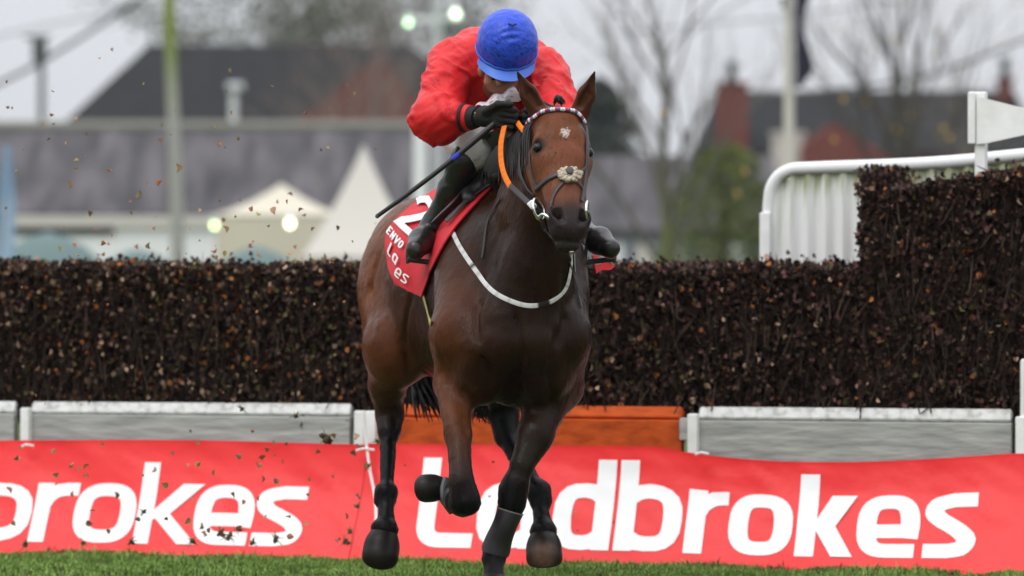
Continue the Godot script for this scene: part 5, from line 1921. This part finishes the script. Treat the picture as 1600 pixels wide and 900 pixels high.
	g.sheet(18, 14, func(u: float, v: float):
		var a := P(742, 168, 16.33).lerp(P(794, 138, 16.3), u)
		var e := P(768, 182, 16.28).lerp(P(818, 150, 16.28), u)
		return a.lerp(e, v) + Vector3(0, .012, .04) * sin(PI * v) + Vector3(.0, .007, .007) * sin(u * 13.0 + v * 6.0), .004, func(u: float, v: float):
		var sp := nz.get_noise_2d(u * 17.0, v * 14.0) + .4 * nz.get_noise_2d(u * 35.0, v * 31.0)
		return Color(.66, .62, .65).lerp(Color(.13, .06, .07), .8 * smoothstep(.3, .45, sp)))
	put("stock", g, mat_cloth(), o)
	# gloves, closed on the reins
	M.glove = tinted(.6, .35)
	relief(M.glove, M.fine, .08, Vector3(16, 16, 16))
	for f in [false, true]:
		b = Blob.new()
		fist(b, f, Color(.012, .012, .013))
		put("glove", b.geo(.0032, 60.0, func(p: Vector3, n: Vector3): return .0012 * nz.get_noise_3dv(p * 60.0)), M.glove, o)
	g = Geo.new()
	g.tube([P(734, 184, 16.205), P(741, 184, 16.19), P(746, 184, 16.18)], [.0475, .044, .039], 18, Color(.012, .012, .013))
	put("glove_cuff", g, M.glove, o)
	g = Geo.new()
	g.tube([P(723.5, 184, 16.22), P(727.5, 184, 16.215)], [.057, .0545], 18, Color(.016, .013, .013))
	put("cuff_band", g, M.glove, o)
	g = Geo.new()
	g.tube([P(729, 184, 16.215), P(737, 184, 16.2)], [.052, .0485], 18, Color(.58, .016, .022))
	put("wrist_strap", g, M.silk, o)
	for k in 2:
		g = Geo.new()
		g.tube([P(741.5, 175.5 + k * 5, 16.148), P(743.5, 178.5 + k * 5, 16.144), P(745, 176 + k * 5, 16.145), P(747, 178.5 + k * 5, 16.147), P(748.5, 175.5 + k * 5, 16.152)], .0021, 5, Color(.66, .4, .07))
		put("emblem", g, M.print, o)

func mat_cloth() -> StandardMaterial3D:
	if not M.has("breech"):
		M.breech = tinted(.75, .3)
		relief(M.breech, M.fine, .08, Vector3(14, 14, 14))
	return M.breech

func rider_gear() -> void:
	var blk := Color(.013, .0125, .0125)
	# the whip
	var o := thing("whip", P(675, 270, 16.15), "black whip with a blue band held across the jockey's knee", "whip")
	var a := P(781, 186, 16.1)
	var e := P(589, 338, 16.12)
	var at := func(t: float) -> Vector3: return a.lerp(e, t) + Vector3(0, -.012 * sin(PI * t), .02 * sin(PI * t))
	var g := Geo.new()
	g.tube([at.call(-.08), at.call(.0), at.call(.16), at.call(.33)], [.011, .012, .0125, .0115], 10, blk)
	put("handle", g, M.leather, o)
	g = Geo.new()
	g.tube([at.call(.325), at.call(.385)], .0108, 10, Color(.05, .06, .5))
	put("band", g, M.tape, o)
	g = Geo.new()
	g.tube(range(9).map(func(k): return at.call(lerpf(.38, .99, k / 8.0))), range(9).map(func(k): return lerpf(.0105, .0085, k / 8.0)), 10, blk)
	put("shaft", g, M.leather, o)
	g = Geo.new()
	g.tube([at.call(.97), at.call(1.0), at.call(1.012)], [.0085, .0105, .004], 8, Color(.03, .03, .032), .5, [Vector3(0, .6, .8), Vector3(0, .6, .8), Vector3(0, .6, .8)])
	put("flap", g, M.leather, o)
	# the saddle
	o = thing("saddle", P(770, 280, 16.7), "small black racing saddle between the rider's knee and the red cloth", "saddle")
	var b := Blob.new()
	b.add(P(790, 268, 16.6), P(752, 282, 16.95), .045, .07, blk, .05)
	for q in [[784, 268], [772, 284], [756, 296], [738, 318]]:
		var h := on_horse(q[0], q[1], .022)
		b.add(h[0], h[0] + Vector3(0, .02, -.04), .028, .034, Color(.018, .0175, .0175), .04)
	put("seat", b.geo(.009, 40.0, func(p: Vector3, n: Vector3): return .003 * nz.get_noise_3dv(p * 14.0)), M.leather, o)
	# the grey pad before the rider's knee
	g = Geo.new()
	g.sheet(14, 14, func(u: float, v: float):
		var x := lerpf(lerpf(756, 736, v), lerpf(806, 778, v), u)
		var y := lerpf(lerpf(222, 206, u), lerpf(304, 288, u), v)
		return on_horse(x, y, .03 + .008 * sin(u * 5.0 + v * 3.0) * sin(v * 7.0))[0], .006, Color(.1, .1, .106))
	g.soften()
	put("pad", g, mat_cloth(), o)
	put("flap_edge", strap([[776, 286], [752, 306], [725, 330], [704, 352]], .036, blk, .026), M.leather, o)
	put("stirrup_leather", strap([[752, 290], [728, 322], [700, 350], [682, 366]], .022, blk, .05), M.leather, o)
	# the stirrup irons
	for s in [[P(659, 381, 16.46), 1.0, "black stirrup iron under the rider's boot over the red cloth"], [P(938, 380, 16.45), -1.0, "black stirrup iron under the rider's boot right of the horse's muzzle"]]:
		var t := thing("stirrup", s[0], s[2], "stirrup", "stirrup irons")
		g = Geo.new()
		var pts := []
		for k in 17:
			var w := lerpf(-.2, PI + .2, k / 16.0)
			pts.append(s[0] + Vector3(cos(w) * .058, -.055 + sin(w) * .112, -.02 + .02 * s[1] * cos(w)))
		g.tube(pts, .007, 8, Color(.03, .03, .03))
		put("arch", g, M.leather, t)
		g = Geo.new()
		g.box(Transform3D(Basis(Vector3(0, 0, 1), -.12 * s[1]), s[0] + Vector3(0, -.068, -.02)), Vector3(.118, .02, .05), .006, Color(.015, .015, .015))
		put("tread", g, M.leather, t)

# ---------------------------------------------------------------- leaves and turf flung up by the hooves
func debris() -> void:
	M.mud = mat(Color(.085, .055, .032), .85, .3)
	var cols := [Color(.26, .09, .045), Color(.36, .16, .08), Color(.16, .1, .055), Color(.42, .25, .15), Color(.12, .1, .045), Color(.3, .24, .08)]
	var mats := cols.map(func(c):
		var m := mat(c, .6, .4)
		m.backlight_enabled = true
		m.backlight = Color(.4, .28, .18)
		return m)
	var shapes := [leaf_mesh(.5, 21), leaf_mesh(-.7, 22), leaf_mesh(.9, 23)]
	rng.seed = 91
	var seen := [[249, 220, 9], [277, 262, 13], [342, 225, 9], [372, 216, 8], [119, 251, 10], [109, 289, 10], [249, 286, 12], [217, 304, 14], [140, 334, 10], [453, 304, 9], [428, 329, 13], [393, 326, 9], [404, 333, 8], [470, 328, 8], [474, 337, 9], [349, 344, 8], [352, 358, 12], [527, 356, 8], [242, 357, 7], [204, 333, 8], [116, 381, 12], [162, 381, 10], [93, 389, 9], [215, 385, 8], [233, 384, 10], [261, 388, 7], [334, 391, 9], [351, 396, 9], [393, 383, 9], [406, 398, 9], [453, 395, 9], [468, 407, 8], [462, 386, 7], [489, 358, 7], [505, 402, 13], [518, 411, 9], [347, 407, 9], [162, 397, 7], [174, 368, 7], [176, 77, 6], [155, 90, 5], [476, 175, 8], [474, 198, 6], [501, 234, 6], [134, 209, 7], [102, 223, 6], [82, 143, 6], [12, 168, 6], [68, 195, 6]]
	for k in 66:
		seen.append([rng.randf_range(5, 590), rng.randf_range(670, 850), rng.randf_range(5, 13)])
	for k in 95:
		seen.append([rng.randf_range(5, 600), rng.randf_range(90, 660), rng.randf_range(2.5, 7)])
	for k in 14:
		seen.append([rng.randf_range(590, 960), rng.randf_range(690, 840), rng.randf_range(3, 6)])
	for s in seen:
		var d := rng.randf_range(17.2, 18.5) if s[1] > 600 else rng.randf_range(16.6, 18.6)
		var z: float = s[2] * d / LENS * 1.05
		var p := P(s[0], s[1], d)
		if p.y < .03: p.y = .04
		var o := MeshInstance3D.new()
		o.mesh = shapes[rng.randi() % 3]
		o.material_override = mats[rng.randi() % mats.size()]
		o.name = numbered("flying_leaf")
		add_child(o, true)
		o.transform = Transform3D(Basis.from_euler(Vector3(rng.randf() * TAU, rng.randf() * TAU, rng.randf() * TAU)).scaled(Vector3(z, z, z * rng.randf_range(.9, 1.3))), p)
		tag(o, "small brown leaf or scrap of turf in mid-air, flung up by the hooves", "leaf", "leaves flung up by the hooves")
	# clods with blades of grass
	var clods := [[510, 684, 17], [462, 650, 8], [378, 640, 9], [225, 800, 8], [358, 838, 12], [372, 826, 10], [40, 852, 11], [540, 845, 12], [430, 842, 12], [395, 848, 10], [300, 846, 10], [205, 846, 10], [560, 792, 7], [575, 730, 8], [590, 690, 7], [548, 830, 8], [130, 848, 9], [345, 832, 11]]
	for c in clods:
		var d := rng.randf_range(17.4, 18.4) if c[1] < 820 else rng.randf_range(18.2, 18.5)
		var p := P(c[0], c[1], d)
		var r: float = c[2] * d / LENS * .6
		if p.y < r: p.y = r
		var o := thing("turf_clod", p, "clump of dark turf thrown up near the red banner left of the horse", "turf clod", "clumps of turf flung up by the hooves")
		if c[0] == 510: o.set_meta("label", "largest clump of turf in mid-air, above the top edge of the left banner")
		var b := Blob.new()
		for k in 4:
			var v := Vector3(rng.randf_range(-1, 1), rng.randf_range(-1, 1), rng.randf_range(-1, 1)) * r * .7
			b.add(p + v, p - v * .3, r * rng.randf_range(.3, .5), r * rng.randf_range(.2, .4), Color.WHITE, r * .2)
		put("soil", b.geo(maxf(r * .16, .004), 40.0, func(q: Vector3, n: Vector3): return r * .25 * nz.get_noise_3dv(q * 70.0)), M.mud, o)
		var g := Geo.new()
		for k in 9:
			var dir := Vector3(rng.randf_range(-1, 1), rng.randf_range(-.8, 1.2), rng.randf_range(-1, 1)).normalized()
			var l := r * rng.randf_range(1.4, 2.6)
			g.tube([p, p + dir * l * .6, p + dir * l + Vector3(0, -.3 * r, 0)], [.0022, .0018, .0006], 4, Color(.09, .15, .03).lerp(Color(.2, .2, .06), rng.randf()))
		put("grass_blades", g, M.bark, o)
